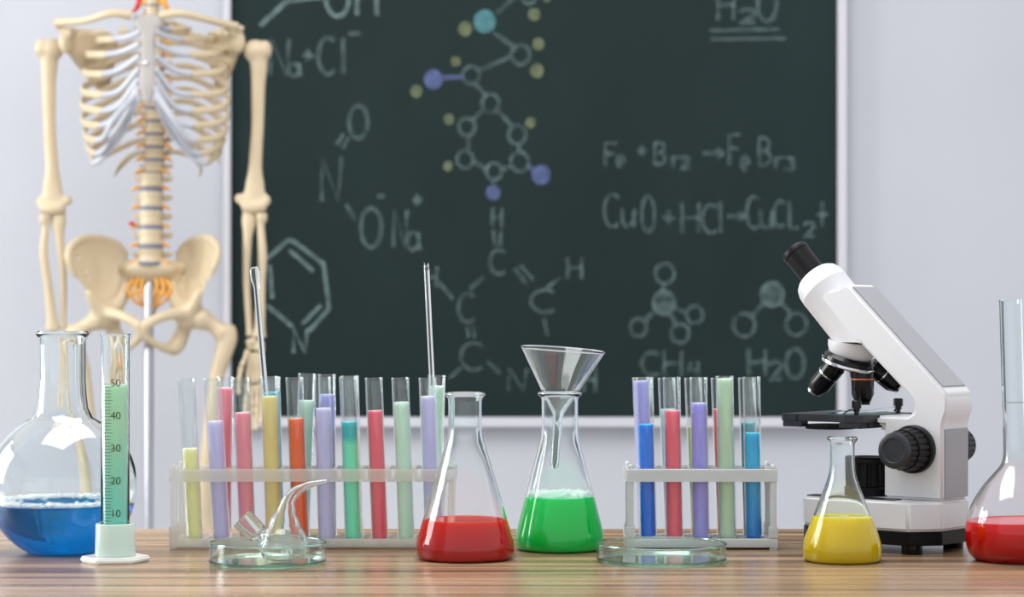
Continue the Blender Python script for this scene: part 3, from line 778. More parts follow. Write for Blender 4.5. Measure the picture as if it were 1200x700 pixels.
BK = [(1, 264, 443, 455, pink, 'nearly full test tube of pink liquid in the back row, behind the lavender one', 'pink liquid'),
      (3, 318, 443, 460, tealb, 'test tube of teal blue liquid hidden behind the straw yellow tube', 'teal blue liquid'),
      (4, 360, 439, 470, mint, 'tall back-row test tube of pale green liquid between the orange and lavender tubes', 'pale green liquid'),
      (5, 383, 440, 463, viol, 'back-row test tube of violet liquid behind the lavender tube', 'violet liquid'),
      (6, 410, 441.5, 506, ame, 'back-row test tube of amber liquid behind the teal and green tube', 'amber liquid'),
      (9, 512, 441, 453, mint, 'back-row test tube of pale green liquid beside the plain glass rod', 'pale green liquid')]
for i, a, b, c, m, lb, ll in BK: tube(XL + i * pit, 1, a, b, c, m, lb, ll, gB)
RF = [(755, 443.5, 498, cobalt, 'test tube of strong cobalt blue liquid at the left end of the short rack', 'cobalt blue liquid'),
      (787, 443.5, 482, rose, 'test tube of rose red liquid in the short rack', 'rose red liquid'),
      (818.5, 443.5, 473, viol, 'front test tube of violet liquid in the middle of the short rack', 'violet liquid'),
      (849, 442, 444.5, sage, 'test tube filled to the brim with sage green liquid, short rack', 'sage green liquid'),
      (880.5, 443, 508, cyan, 'test tube of cyan blue liquid at the right end of the short rack', 'cyan blue liquid')]
for i, (a, b, c, m, lb, ll) in enumerate(RF): tube(XR + i * pit, 0, a, b, c, m, lb, ll, gR)
RB = [(0, 751, 443.5, 447, viol, 'back-row test tube of violet liquid behind the cobalt blue tube', 'violet liquid'),
      (1, 781, 444, 480, mint, 'back-row test tube of pale green liquid behind the rose red tube, short rack', 'pale green liquid'),
      (2, 812, 444, 500, LQ('lime_liquid', (214, 232, 150), clear=0.3), 'back-row test tube of lime liquid behind the violet tube', 'pale lime liquid'),
      (3, 843, 444, 480, rose, 'back-row test tube of rose red liquid behind the sage green tube', 'rose red liquid'),
      (4, 875, 444, 496, LQ('turquoise_liquid', (40, 176, 190), clear=0.25), 'back-row test tube of turquoise liquid behind the cyan one', 'turquoise liquid')]
for i, a, b, c, m, lb, ll in RB: tube(XR + i * pit, 1, a, b, c, m, lb, ll, gRB)

# glass rods standing in tubes
def rod(name, p_top, p_bot, r, label, spoon):
    base = Vector(p_bot); o = empty(name, base); tag(o, label, 'glass rod')
    d = Vector(p_top) - base; u = d.normalized()
    if spoon:
        MB().sweep([Vector(), d - u * 0.021], r, 16, (0, 1, 0), 1).build('shaft', SOLID, o, angle=60)
        e = d - u * 0.021
        MB().sweep([e + u * 0.0002, e + u * 0.004, e + u * 0.010, e + u * 0.017, e + u * 0.0205, e + u * 0.0212], [(r, r), (r * 1.2, r * 0.95), (r * 1.75, r * 0.85), (r * 1.8, r * 0.85), (r * 1.4, r * 0.75), (r * 0.4, r * 0.3)], 16, (0, 1, 0), 3).build('flattened_tip', SOLID, o, angle=60)
    else:
        MB().sweep([Vector(), d - u * 0.002, d - u * 0.0005, d], [r, r, r * 0.8, r * 0.3], 16, (0, 1, 0), 2).build('shaft', SOLID, o, angle=60)
DR = D_RACK + 0.015
t1 = at(298.5, 313, DR); b1 = at(312, 470, DR)
rod('glass_rod', (t1.x, DR + 0.001, t1.z), (b1.x, DR, b1.z), 0.0028, 'glass rod with a flattened spoon tip standing in the straw yellow tube', True)
t2 = at(500, 316, DR); b2 = at(507.5, 470, DR)
rod('glass_rod', (t2.x, DR + 0.001, t2.z), (b2.x, DR, b2.z), 0.0026, 'plain straight glass rod standing in the rightmost lavender tube of the long rack', False)

# ------------------------------------------------------------------ microscope (u forward, v towards its near side, z up)
mic = empty('microscope', (0.396, 2.040, TABLE), math.atan2(0.64, -0.77))
tag(mic, 'white and black microscope with slanted eyepiece at the right of the table', 'microscope')
mm = 0.001
def P3(u, v, z): return Vector((u * mm, v * mm, z * mm))
def mlathe(prof, a, b, n=40):
    """lathe along a->b; prof (r, distance) in mm"""
    a = P3(*a); b = P3(*b); q = (b - a).to_track_quat('Z', 'Y').to_matrix().to_4x4()
    return MB().lathe([(r * mm, d * mm) for r, d in prof], n, Matrix.Translation(a) @ q)
basep = [(0, 0), (22, 25), (132, 25), (142, 15), (142, -65), (132, -75), (22, -75), (0, -50)]
def inset(poly, k, cx=70, cy=-25): return [((x - cx) * k + cx, (y - cy) * k + cy) for x, y in poly]
MB().prism([(x * mm, y * mm) for x, y in basep], 21 * mm, 48.6 * mm, 'z').build('base', WHITE, mic, bevel=2.5 * mm, seg=3)
MB().prism([(x * mm, y * mm) for x, y in inset(basep, 0.985)], 8 * mm, 21 * mm, 'z').build('base_skirt', BLACK, mic, bevel=1 * mm)
for u, v in ((24, 14), (126, 14), (126, -64), (24, -64)):
    mlathe([(0, 0), (9, 0), (9.6, 1), (9.6, 8), (0, 8)], (u, v, 0), (u, v, 8), 24).build('rubber_foot', BLACKG, mic)
MB().box(P3(40, 4, 48.6), P3(134, 20, 49.6)).build('base_inlay', SATIN, mic, bevel=0.3 * mm)
# pillar and arm
armp = [(0, 49), (62, 49), (62, 117), (70, 117), (70, 126), (37, 126), (31.5, 129), (30, 134), (32, 141), (40, 150), (89, 195), (95, 195), (133, 236), (128, 243), (112, 246), (105, 250), (100, 249), (-2, 150), (-4.5, 145), (-4.5, 132), (-1.5, 124), (0, 118)]
MB().prism([(u * mm, z * mm) for u, z in armp], -50 * mm, 0, 'y').build('arm', WHITE, mic, bevel=2.6 * mm, seg=3, angle=40)
# covers at the back of pillar and arm, shade of that side put into their grey
MB().box(P3(-1.0, -47, 51), P3(0.0, -3, 115)).build('back_cover', GREY, mic, bevel=0.4 * mm)
d1 = Vector((102 - -1, 0, 248.6 - 151)).normalized(); nn_ = Vector((-d1.z, 0, d1.x))
def slab(a, b, thick):
    A = Vector((a[0], 0, a[1])); B = Vector((b[0], 0, b[1])); nrm = Vector((-(B - A).z, 0, (B - A).x)).normalized() * thick
    q = [(A.x, A.z), (B.x, B.z), (B.x + nrm.x, B.z + nrm.z), (A.x + nrm.x, A.z + nrm.z)]
    return MB().prism([(x * mm, z * mm) for x, z in q], -46.5 * mm, -3.5 * mm, 'y')
slab((2, 154), (98, 247.3), 0.9).build('arm_cover', GREY, mic, bevel=0.35 * mm)
# head barrel
ex = Vector((0.68, 0, 0.733)).normalized()
h0 = Vector((150.0, -25, 255.0))
def hp(t, r=0): p = h0 + ex * t; return (p.x, p.y, p.z)
me = mlathe([(0, -120), (25.2, -120), (25.2, -14), (25.4, -13.6), (25.4, -13.0), (25.2, -12.6), (24.6, -5), (22.5, 0.5), (19, 3.8), (14, 5.2), (0, 5.2)], hp(0), hp(10), 56)
mh = me.mesh('head')
bm = bmesh.new(); bm.from_mesh(mh)
r_ = bmesh.ops.bisect_plane(bm, geom=bm.verts[:] + bm.edges[:] + bm.faces[:], plane_co=P3(0, 0, 194.6), plane_no=(0, 0, 1), clear_inner=True)
bmesh.ops.contextual_create(bm, geom=[e for e in r_['geom_cut'] if isinstance(e, bmesh.types.BMEdge)])
bm.to_mesh(mh); bm.free()
obj('head', mh, WHITE, mic, angle=40)
mlathe([(0, 4), (13.2, 4), (13.2, 33), (13.9, 33.6), (13.9, 37.5), (12.8, 39.4), (10.5, 39.8), (9.5, 38), (0, 38)], hp(0), hp(10)).build('eyepiece', BLACK, mic, angle=30)
# cup, turret, objectives
ax = Vector((0.30, -0.02, -0.954)).normalized()
cupc = Vector((110, -25, 195))
mlathe([(0, 0), (24, 0), (23.5, 5), (21.5, 11), (18.5, 16), (15, 19), (0, 19)], (110, -25, 194.6), (112, -25, 180), 48).build('turret_cup', WHITE, mic, angle=40)
tc_ = Vector((112.5, -25, 181.0))
def tp(d): q = tc_ + ax * d; return (q.x, q.y, q.z)
mlathe([(0, -1), (22.5, -1), (25.5, 2), (26, 5.5), (25.2, 6), (0, 6)], tp(0), tp(10), 56).build('turret', BLACKG, mic, angle=35)
mlathe([(24.5, 6), (26.8, 6), (27, 6.6), (27, 8.6), (26.4, 9.2), (24.0, 9.2)], tp(0), tp(10), 56).build('turret_ring', CHROME, mic, angle=35)
mlathe([(0, 6), (24, 6), (22, 10), (10, 13), (0, 13)], tp(0), tp(10), 48).build('turret_plate', BLACK, mic, angle=35)
def objective(a, d, L, r, ring, tip):
    a = Vector(a); d = Vector(d).normalized(); b = a + d * 10
    A, B = tuple(a), tuple(b)
    o = mlathe([(0, -3), (r * 0.9, -3), (r * 0.9, 0), (r, 0.5), (r, L * 0.72), (r * 0.72, L * 0.92), (r * 0.66, L * 0.93), (r * 0.62, L), (0, L)], A, B, 32).build('objective', BLACKG, mic, angle=30)
    e = mlathe([(r * 1.0, L * 0.30), (r * 1.015, L * 0.30), (r * 1.015, L * 0.30 + 1.3), (r * 1.0, L * 0.30 + 1.3)], A, B, 32)
    e.build('colour_ring', ring, o, angle=30)
    mlathe([(r * 0.64, L * 0.95), (r * 0.66, L * 0.95), (r * 0.64, L + 0.2), (r * 0.2, L + 0.4), (0.0, L + 0.4)], A, B, 28).build('lens_tip', tip, o, angle=30)
objective((99.5, -25, 170.5), (0, 0, -1), 35.5, 10.8, ORANGE, BLACK)
objective((127.5, -22, 172.0), (0.69, 0.0, -0.72), 36, 10.6, CHROME, CHROME)
objective((113, -40, 170.0), (0.22, -0.62, -0.75), 26, 9.5, CHROME, CHROME)
objective((97, -43, 171.0), (-0.48, -0.62, -0.62), 32, 10.6, CHROME, CHROME)
# stage
sp_ = [(70, 25), (160, 25), (160, -75), (70, -75)]
sn = [(72, 25), (90, 25), (90, 23), (94, 21), (138, 21), (142, 23), (142, 25), (158, 25), (160, 23), (160, -73), (158, -75), (72, -75), (70, -73), (70, 23)]
MB().prism([(x * mm, y * mm) for x, y in sn], 119.5 * mm, 126.5 * mm, 'z').build('stage', SATIN, mic, bevel=0.5 * mm)
st2 = [(70, 24.6), (160, 24.6), (160, -74.6), (70, -74.6)]
for a_, b_ in ((72, 96), (137, 158)):
    MB().box(P3(a_, 12, 114.2), P3(b_, 24.4, 119.5)).build('stage_rim', SATIN, mic, bevel=0.5 * mm)
MB().box(P3(71, -73, 114.2), P3(76, 12, 119.5)).build('stage_rim', SATIN, mic, bevel=0.5 * mm)
MB().box(P3(62, -38, 112), P3(72, -12, 118.9)).build('stage_bracket', WHITE, mic, bevel=1 * mm)
dv = []
for k in range(96):
    r = 22.5 if k % 2 else 23.4
    dv.append(((117 + r * math.cos(2 * math.pi * k / 96)) * mm, (5 + r * math.sin(2 * math.pi * k / 96)) * mm))
MB().prism(dv, 112.5 * mm, 116.5 * mm, 'z').build('aperture_disc', BLACK, mic, smooth=False)
for (u, v, name) in ((84, 12, 'a'), (82, -62, 'b')):
    mlathe([(0, 0), (2.2, 0), (2.2, 3), (3.2, 3.2), (3.2, 6), (4.6, 6.4), (4.6, 13), (4.0, 13.8), (0, 13.8)], (u, v, 126.5), (u, v, 140), 24).build('clip_knob', BLACKG, mic, angle=30)
    sgn = 1 if v > -25 else -1
    e = [(u, v, 131), (u + 8, v - 6 * sgn, 131.5), (u + 18, v - 16 * sgn, 129.2), (u + 26, v - 22 * sgn, 128.6), (u + 31, v - 24 * sgn, 130)]
    MB().sweep([P3(*q) for q in e], [(2.6 * mm, 0.35 * mm)] * 5, 10, (0, 0, 1), 5).build('stage_clip', CHROME, mic)
    MB().sweep([P3(u - 1, v + 2 * sgn, 131), P3(u + 4, v + 7 * sgn, 131), P3(u + 9, v + 9 * sgn, 127.4)], [(2.2 * mm, 0.5 * mm)] * 3, 8, (0, 0, 1), 4).build('clip_spring', BLACKG, mic)
# knobs
def knob(v0, sgn, u=29, z=96):
    def ribbed(r, h0, h1, n=20, dep=1.0):
        v = []; f = []; m = n * 4
        for h, k in ((h0, 1.0), (h1, 0.94)):
            for i in range(m):
                rr = (r - (dep if i % 4 in (0,) else 0)) * k; a = 2 * math.pi * i / m
                v.append(P3(u + rr * math.cos(a), v0 + sgn * h, z + rr * math.sin(a)))
        for i in range(m): f.append((i, (i + 1) % m, m + (i + 1) % m, m + i))
        f.append(tuple(range(m))); f.append(tuple(range(m, 2 * m)))
        return MB().add(v, f)
    mlathe([(0, 0), (22, 0), (22.4, 1), (22.4, 6), (21, 7.5), (0, 7.5)], (u, v0, z), (u, v0 + sgn * 10, z), 48).build('focus_flange', BLACK, mic, angle=30)
    ribbed(20.2, 7.5, 24).build('coarse_knob', BLACK, mic, smooth=False)
    o = ribbed(18.0, 24, 36, 20, 0.9).build('fine_knob', BLACK, mic, smooth=False)
    mlathe([(0, 36), (16.8, 36), (16.2, 38.5), (14, 39.6), (11.2, 39.6), (10.6, 38.9), (0, 38.9)], (u, v0, z), (u, v0 + sgn * 10, z), 48).build('knob_cap', SATIN, o, angle=30)
knob(0, 1); knob(-50, -1)
# lamp housing on the base
v = []; f = []; m = 72
for z_, r in ((58, 19.6), (79, 18.6)):
    for i in range(m):
        rr = r - (1.6 if i % 6 in (0, 1) else 0); a = 2 * math.pi * i / m
        v.append(P3(93 + rr * math.cos(a), -25 + rr * math.sin(a), z_))
for i in range(m): f.append((i, (i + 1) % m, m + (i + 1) % m, m + i))
f.append(tuple(range(m))); f.append(tuple(range(m, 2 * m)))
mlathe([(0, 0), (21.5, 0), (21.5, 7), (20, 8.6), (0, 9)], (93, -25, 48.6), (93, -25, 60), 48).build('lamp_collar', BLACK, mic, angle=30)
MB().add(v, f).build('lamp_housing', BLACK, mic, smooth=False)
mlathe([(0, 0), (18.8, 0), (19.4, 1), (19.4, 5), (18, 6.5), (13, 6.5), (12, 5.5), (0, 5.5)], (93, -25, 79), (93, -25, 90), 48).build('lamp_rim', BLACK, mic, angle=30)
# glass slide on the stage
sl = empty('glass_slide', mic.matrix_basis @ P3(106, -25, 126.6)); sl.rotation_euler = (0, 0, math.atan2(0.64, -0.77))
tag(sl, 'thin clear glass slide lying under the clips on the microscope stage', 'glass slide')
MB().box(P3(-13, -38, 0), P3(13, 38, 1.1)).build('slide_plate', thin_glass('slide_glass', (206, 236, 232), 0.06, 3), sl)

# ------------------------------------------------------------------ skeleton
DS = 4.26; S = DS / F
sk = empty('human_skeleton', ((177 - 600) * S, DS, 0)); tag(sk, 'life-size ivory skeleton on a metal pole stand, left of the blackboard', 'skeleton')
def K(px, py, d=0.0): return Vector(((px - 177) * S, d, H - (py - HOR) * S))
def bone(name, pts, rad, mat=BONE, n=12, up=(0, -1, 0), res=5, parent=None): return MB().sweep(pts, rad, n, up, res).build(name, mat, parent or sk, angle=None)
# spine
def vertebra(px, py, r, h, tw, d=0.02):
    c = K(px, py, d); mb = MB()
    mb.lathe([(0, -h / 2), (r * 0.95, -h / 2), (r, -h * 0.42), (r * 0.86, -h * 0.1), (r * 0.86, h * 0.1), (r, h * 0.42), (r * 0.95, h / 2), (0, h / 2)], 20)
    for s in (-1, 1):
        mb.sweep([(s * r * 0.5, r * 0.5, h * 0.1), (s * (r + tw * 0.5), r * 0.9, h * 0.1), (s * (r + tw), r * 1.1, h * 0.2)], [h * 0.24, h * 0.2, h * 0.13], 8, (0, 0, 1), 2)
    mb.sweep([(0, r * 0.6, 0), (0, r * 1.8, -h * 0.2), (0, r * 2.6, -h * 0.45)], [(h * 0.2, h * 0.34), (h * 0.12, h * 0.4), (h * 0.1, h * 0.2)], 8, (0, 0, 1), 2)
    o = mb.build('vertebra', BONE, sk, loc=c, angle=50); return o
levels = []
for k in range(7): levels.append((178.5, -62 + k * 12.5, 0.0125, 0.006, 0.0))
for k in range(12): levels.append((179.5 - k * 0.15, 26 + k * 15.3, 0.0155 + 0.0004 * k, 0.012, 0.03))
for k in range(5): levels.append((176.5 - 0.3 * k, 211 + k * 22.2, 0.0225 + 0.0006 * k, 0.012, 0.01))
for i, (px, py, r, tw, d) in enumerate(levels):
    nxt = levels[i + 1] if i + 1 < len(levels) else (176, 318, 0.026, 0, 0.0)
    prv = levels[i - 1] if i else (178.5, -75, 0.0125, 0, 0)
    gap = (nxt[1] - prv[1]) / 2 * S
    vertebra(px, py, r, gap * 0.80, tw, d)
    c = K((px + nxt[0]) / 2, (py + nxt[1]) / 2, (d + nxt[4]) / 2)
    g2 = (nxt[1] - py) * S
    MB().lathe([(0, -g2 * 0.11), (r * 1.0, -g2 * 0.11), (r * 1.05, 0), (r * 1.0, g2 * 0.11), (0, g2 * 0.11)], 20).build('spinal_disc', DISC, sk, loc=c, angle=40)
    if i > 4:
        for s in (-1, 1):
            e = c + Vector((s * r * 0.75, 0.0, 0.004))
            bone('nerve_root', [e, e + Vector((s * 0.010, -0.004, 0.000)), e + Vector((s * 0.020, -0.006, -0.006))], [0.0042, 0.0042, 0.002], NERVE, 8, (0, 1, 0), 3)
for s, px in ((-1, 163), (1, 193)):
    bone('vertebral_artery', [K(px, -50, 0.0), K(px - s, -20, -0.004), K(px, 4, -0.004), K(px + s * 7, 14, 0.0)], [0.004, 0.0055, 0.006, 0.003], NERVE if s > 0 else ARTERY, 8)
bone('nerve_bead', [K(152, 262, 0.0), K(157, 262, -0.004)], [0.004, 0.004], ARTERY, 8)
# skull
mb = MB()
mb.ball(K(178, -124, 0.025), (0.070, 0.090, 0.078), 24, 16)
mb.ball(K(178, -100, -0.035), (0.052, 0.048, 0.050), 20, 14)
mb.sweep([K(160, -88, -0.03), K(167, -80, -0.07), K(178, -78, -0.08), K(189, -80, -0.07), K(196, -88, -0.03)], [0.014] * 5, 12, (0, 0, 1), 4)
for s in (-1, 1): mb.sweep([K(178 + s * 22, -112, -0.055), K(178 + s * 36, -106, -0.03), K(178 + s * 42, -106, 0.01)], [0.010, 0.008, 0.006], 10, (0, 0, 1), 4)
skull = organic(mb.build('skull', BONE, sk), 0.005, 5)
cut = MB()
for s in (-1, 1): cut.ball(K(178 + s * 19, -109, -0.085), (0.019, 0.026, 0.017), 16, 10)
cut.ball(K(178, -96, -0.09), (0.010, 0.022, 0.015), 14, 10)
co = cut.build('socket_cutter', None, sk)
bo = skull.modifiers.new('sockets', 'BOOLEAN'); bo.operation = 'DIFFERENCE'; bo.object = co
dg_ = bpy.context.evaluated_depsgraph_get(); dg_.update()
me_ = bpy.data.meshes.new_from_object(skull.evaluated_get(dg_)); skull.modifiers.clear(); skull.data = me_
if not me_.materials: me_.materials.append(BONE)
bpy.data.objects.remove(co)
jw = MB()
jw.sweep([K(149, -92, 0.0), K(151, -76, -0.012), K(160, -68, -0.045), K(178, -64, -0.078), K(196, -68, -0.045), K(205, -76, -0.012), K(207, -92, 0.0)], [(0.006, 0.011), (0.008, 0.013), (0.009, 0.012), (0.010, 0.013), (0.009, 0.012), (0.008, 0.013), (0.006, 0.011)], 12, (0, 0, 1), 5).build('jaw', BONE, sk, angle=None)
# ribs, cartilage, sternum
CX = 182
yf = [41, 52, 70, 93, 117, 136, 153, 170, 184, 194]
xf = [24, 40, 48, 51, 51, 52, 54, 57, 61, 66]
lw = [39, 67, 79, 83, 85, 86, 85, 83, 80, 76]
ys = [24, 36, 48, 62, 76, 90, 104, 118, 132, 146]
yst = [34, 46, 60, 74, 88, 100, 110, 118, 122, 126]
for i in range(10):
    drop = yf[i] - ys[i]
    fd = -0.075 - 0.0045 * min(i, 7) if i < 8 else -0.095 + 0.012 * (i - 7)
    for s in (-1, 1):
        wv = random.uniform(-1.5, 1.5)
        cx = CX
        pts = [K(cx + s * 10, ys[i], 0.035), K(cx + s * (lw[i] * 0.42), ys[i] - 3, 0.075), K(cx + s * lw[i] * 0.82, ys[i] + drop * 0.30, 0.062), K(cx + s * lw[i], ys[i] + drop * 0.62 + wv, 0.008), K(cx + s * (lw[i] * 0.90), ys[i] + drop * 0.88 + wv, -0.048), K(cx + s * xf[i], yf[i], fd)]
        hgt = 0.0068 if i else 0.0055
        o = bone('rib', pts, [(0.003, 0.0045), (0.0034, 0.0058), (0.0036, hgt), (0.0036, hgt), (0.0036, hgt * 1.05), (0.0036, hgt * 1.08)], BONE, 10, (0, 0, 1), 6)
        se = K(CX + 3 + s * (9 if i else 13), yst[i], -0.112 - 0.0035 * min(i, 6))
        if i < 7: cp = [pts[-1], K(CX + s * xf[i] * 0.6, yf[i] * 0.75 + yst[i] * 0.25 + (3 if i > 3 else 0), fd - 0.012), se]
        else: cp = [pts[-1], K(CX + s * xf[i] * 0.82, yf[i] - 4, fd - 0.014), K(CX + s * (34 - 3 * (i - 7)), 147 + 7 * (i - 7), fd - 0.03), K(CX + 3 + s * 9, 116 + 3 * (i - 7), -0.132)]
        bone('costal_cartilage', cp, [(0.0036, 0.0062)] * len(cp), CARTI, 10, (0, 0, 1), 6)
for i in (10, 11):
    y0 = 160 + 15 * (i - 10)
    for s in (-1, 1):
        bone('rib', [K(CX + s * 10, y0, 0.035), K(CX + s * 34, y0 + 4, 0.07), K(CX + s * (62 - 14 * (i - 10)), y0 + 18, 0.06), K(CX + s * (74 - 24 * (i - 10)), y0 + 30, 0.02)], [(0.003, 0.0045), (0.003, 0.0055), (0.003, 0.0055), (0.002, 0.0035)], BONE, 10, (0, 0, 1), 5)
o = MB()
o.sweep([K(185, 26, -0.104), K(185, 36, -0.108), K(185, 46, -0.112), K(185, 54, -0.116)], [(0.030, 0.007), (0.031, 0.008), (0.020, 0.007), (0.0135, 0.006)], 16, (0, -1, 0), 4)
o.sweep([K(185, 52, -0.116), K(186, 80, -0.124), K(186.5, 108, -0.132), K(186.5, 122, -0.134), K(186, 133, -0.134)], [(0.0135, 0.006), (0.0150, 0.006), (0.0170, 0.006), (0.012, 0.005), (0.004, 0.003)], 16, (0, -1, 0), 4)
organic(o.build('sternum', STERN, sk), 0.0035, 4)
MB().ball(K(184.5, 83, -0.132), 0.005).build('sternum_bolt', CHROME, sk)
# shoulder girdle
for s, ac, gl in ((-1, (69, 29), (79, 50)), (1, (284, 34), (279, 50))):
    m_ = lambda px: px if s < 0 else px
    ax_ = ac[0]
    bone('clavicle', [K(CX + s * 17, 27, -0.108), K(CX + s * 40, 25.5, -0.115), K(CX + s * 72, 31, -0.085), K(ax_ + (-s) * 3, ac[1] + 1, -0.045)], [0.0095, 0.0075, 0.0068, 0.0085], BONE, 12, (0, -1, 0), 6)
    mb = MB()
    g = K(gl[0], gl[1], -0.012)
    mb.ball(g, (0.016, 0.016, 0.024))
    outl = [(gl[0] - s * 3, gl[1] - 12), (CX + s * 58, 33), (CX + s * 50, 45), (CX + s * 58, 80), (CX + s * 66, 110), (CX + s * 74, 104), (CX + s * 84, 78), (gl[0] - s * 4, gl[1] + 13)]
    dep = [-0.005, 0.045, 0.07, 0.09, 0.088, 0.078, 0.045, 0.0]
    n_ = len(outl); c_ = K(CX + s * 68, 62, 0.052)
    fr_ = [K(a_, b_, d_) for (a_, b_), d_ in zip(outl, dep)]
    mb.add([p + Vector((0, -0.0035, 0)) for p in fr_] + [c_ + Vector((0, -0.003, 0))] + [p + Vector((0, 0.0045, 0)) for p in fr_] + [c_ + Vector((0, 0.004, 0))],
           [(k, (k + 1) % n_, n_) for k in range(n_)] + [(n_ + 1 + (k + 1) % n_, n_ + 1 + k, 2 * n_ + 1) for k in range(n_)] + [(k, n_ + 1 + k, n_ + 1 + (k + 1) % n_, (k + 1) % n_) for k in range(n_)])
    mb.sweep([fr_[1] + Vector((s * 0.01, 0.005, 0)), K(CX + s * 82, 36, 0.045), K(ax_ - s * 6, ac[1] + 5, 0.0), K(ax_, ac[1], -0.03)], [(0.005, 0.008), (0.007, 0.010), (0.008, 0.007), (0.009, 0.006)], 10, (0, 0, 1), 5)
    mb.sweep([g + Vector((-s * 0.012, 0, 0.016)), K(gl[0] - s * 12, 40, -0.045), K(gl[0] - s * 8, 46, -0.066)], [0.009, 0.008, 0.006], 10, (0, 0, 1), 4)
    mb.sweep([g, K(gl[0] - s * 6, 66, 0.018), K(CX + s * 68, 108, 0.08)], [0.010, 0.0075, 0.005], 10, (0, 0, 1), 4)
    organic(mb.build('scapula', BONE, sk), 0.0038, 4)
# arms
def arm_bones(s, sh, el, wr, lean):
    """sh, el, wr in frame px; s=+1 for the one beside the board"""
    mb = MB()
    x0, y0 = sh; x1, y1 = el
    mx = lambda t: x0 + (x1 - x0) * t
    inward = -s
    mb.ball(K(x0 + inward * 4, y0 + 10, 0), (0.0225, 0.023, 0.0225))
    mb.ball(K(x0 - inward * 7, y0 + 9, -0.004), (0.0155, 0.018, 0.019))
    L = y1 - y0
    mb.sweep([K(x0, y0 + 9), K(x0 + 0.5, y0 + 28), K(mx(.25) + s * 1.0, y0 + L * .27), K(mx(.5) + s * 1.5, y0 + L * .5), K(mx(.72), y0 + L * .72), K(mx(.88), y0 + L * .87), K(x1, y1 - 10)],
             [(0.021, 0.019), (0.0165, 0.016), (0.0135, 0.0135), (0.0120, 0.0125), (0.0128, 0.0115), (0.0195, 0.0105), (0.0275, 0.0105)], 16, (0, -1, 0), 5)
    mb.sweep([K(x1 - 14, y1 - 6), K(x1, y1 - 4, -0.004), K(x1 + 13, y1 - 6)], [0.0115, 0.013, 0.0125], 12, (0, 0, 1), 4)
    mb.ball(K(x1 + inward * 17, y1 - 14), (0.0105, 0.009, 0.011))
    mb.ball(K(x1 - inward * 14, y1 - 12), (0.0095, 0.009, 0.012))
    organic(mb.build('humerus', BONE, sk), 0.0036, 5)
    # forearm
    fx, fy = wr
    L2 = fy - y1
    u_ = inward; 
    a = MB()
    a.sweep([K(x1 + u_ * 5, y1 - 7, 0.014), K(x1 + u_ * 6, y1 + 10, 0.004), K(x1 + u_ * 8, y1 + L2 * .25, 0), K(x1 * .5 + fx * .5 + u_ * 9.5, y1 + L2 * .55, 0), K(fx + u_ * 7, fy - 12, 0), K(fx + u_ * 6, fy, 0)], [(0.014, 0.013), (0.0150, 0.012), (0.0085, 0.009), (0.0072, 0.007), (0.0062, 0.0065), (0.0082, 0.008)], 14, (0, -1, 0), 5)
    organic(a.build('ulna', BONE, sk), 0.003, 4)
    b = MB()
    b.sweep([K(x1 - u_ * 9, y1 + 3, -0.004), K(x1 - u_ * 9, y1 + 10, -0.004), K(x1 - u_ * 8, y1 + 18, -0.004), K(x1 - u_ * 10, y1 + L2 * .35, -0.006), K(x1 * .5 + fx * .5 - u_ * 8, y1 + L2 * .6, -0.006), K(fx - u_ * 6, fy - 16, -0.005), K(fx - u_ * 5, fy + 2, -0.004)], [(0.0115, 0.0115), (0.0108, 0.0108), (0.0075, 0.0075), (0.0085, 0.008), (0.0085, 0.0075), (0.0105, 0.009), (0.0145, 0.010)], 14, (0, -1, 0), 5)
    organic(b.build('radius', BONE, sk), 0.003, 4)
    # hand
    h = MB()
    for kx, ky in ((-7, 7), (-2, 6), (3, 7), (7, 9), (-6, 13), (-1, 13), (4, 14), (8, 15)):
        h.ball(K(fx + kx, fy + ky, random.uniform(-.004, .004)), random.uniform(0.0065, 0.0085), 10, 7)
    ho = organic(h.build('carpus', BONE, sk), 0.0028, 2)
    for q in range(5):
        off = (q - 2) * 4.2
        if q == 4:
            chain = [K(fx + s * -8, fy + 16, -0.004), K(fx + s * -15, fy + 36, -0.014), K(fx + s * -18, fy + 54, -0.02), K(fx + s * -18, fy + 68, -0.02)]
        else:
            off = s * ((q - 1.5) * -4.6)
            le = (0.92, 1.0, 1.03, 0.95)[q]
            chain = [K(fx + off * .8, fy + 18, 0), K(fx + off * 1.25, fy + 18 + 38 * le, -0.006), K(fx + off * 1.4, fy + 18 + 64 * le, -0.016), K(fx + off * 1.4, fy + 18 + 80 * le, -0.028), K(fx + off * 1.4, fy + 18 + 91 * le, -0.036)]
        for c0, c1 in zip(chain[:-1], chain[1:]):
            dd_ = (c1 - c0); e0 = c0 + dd_ * 0.04; e1 = c1 - dd_ * 0.04
            MB().sweep([e0, e0 + dd_ * 0.15, c0 + dd_ * .5, e1 - dd_ * 0.13, e1], [0.0055, 0.0050, 0.0036, 0.0048, 0.0042], 10, (0, -1, 0), 3).build('finger_bone', BONE, ho, angle=None)
arm_bones(-1, (57, 48), (62, 249), (67, 386), 0)
arm_bones(1, (303, 50), (298, 247), (299, 394), 0)
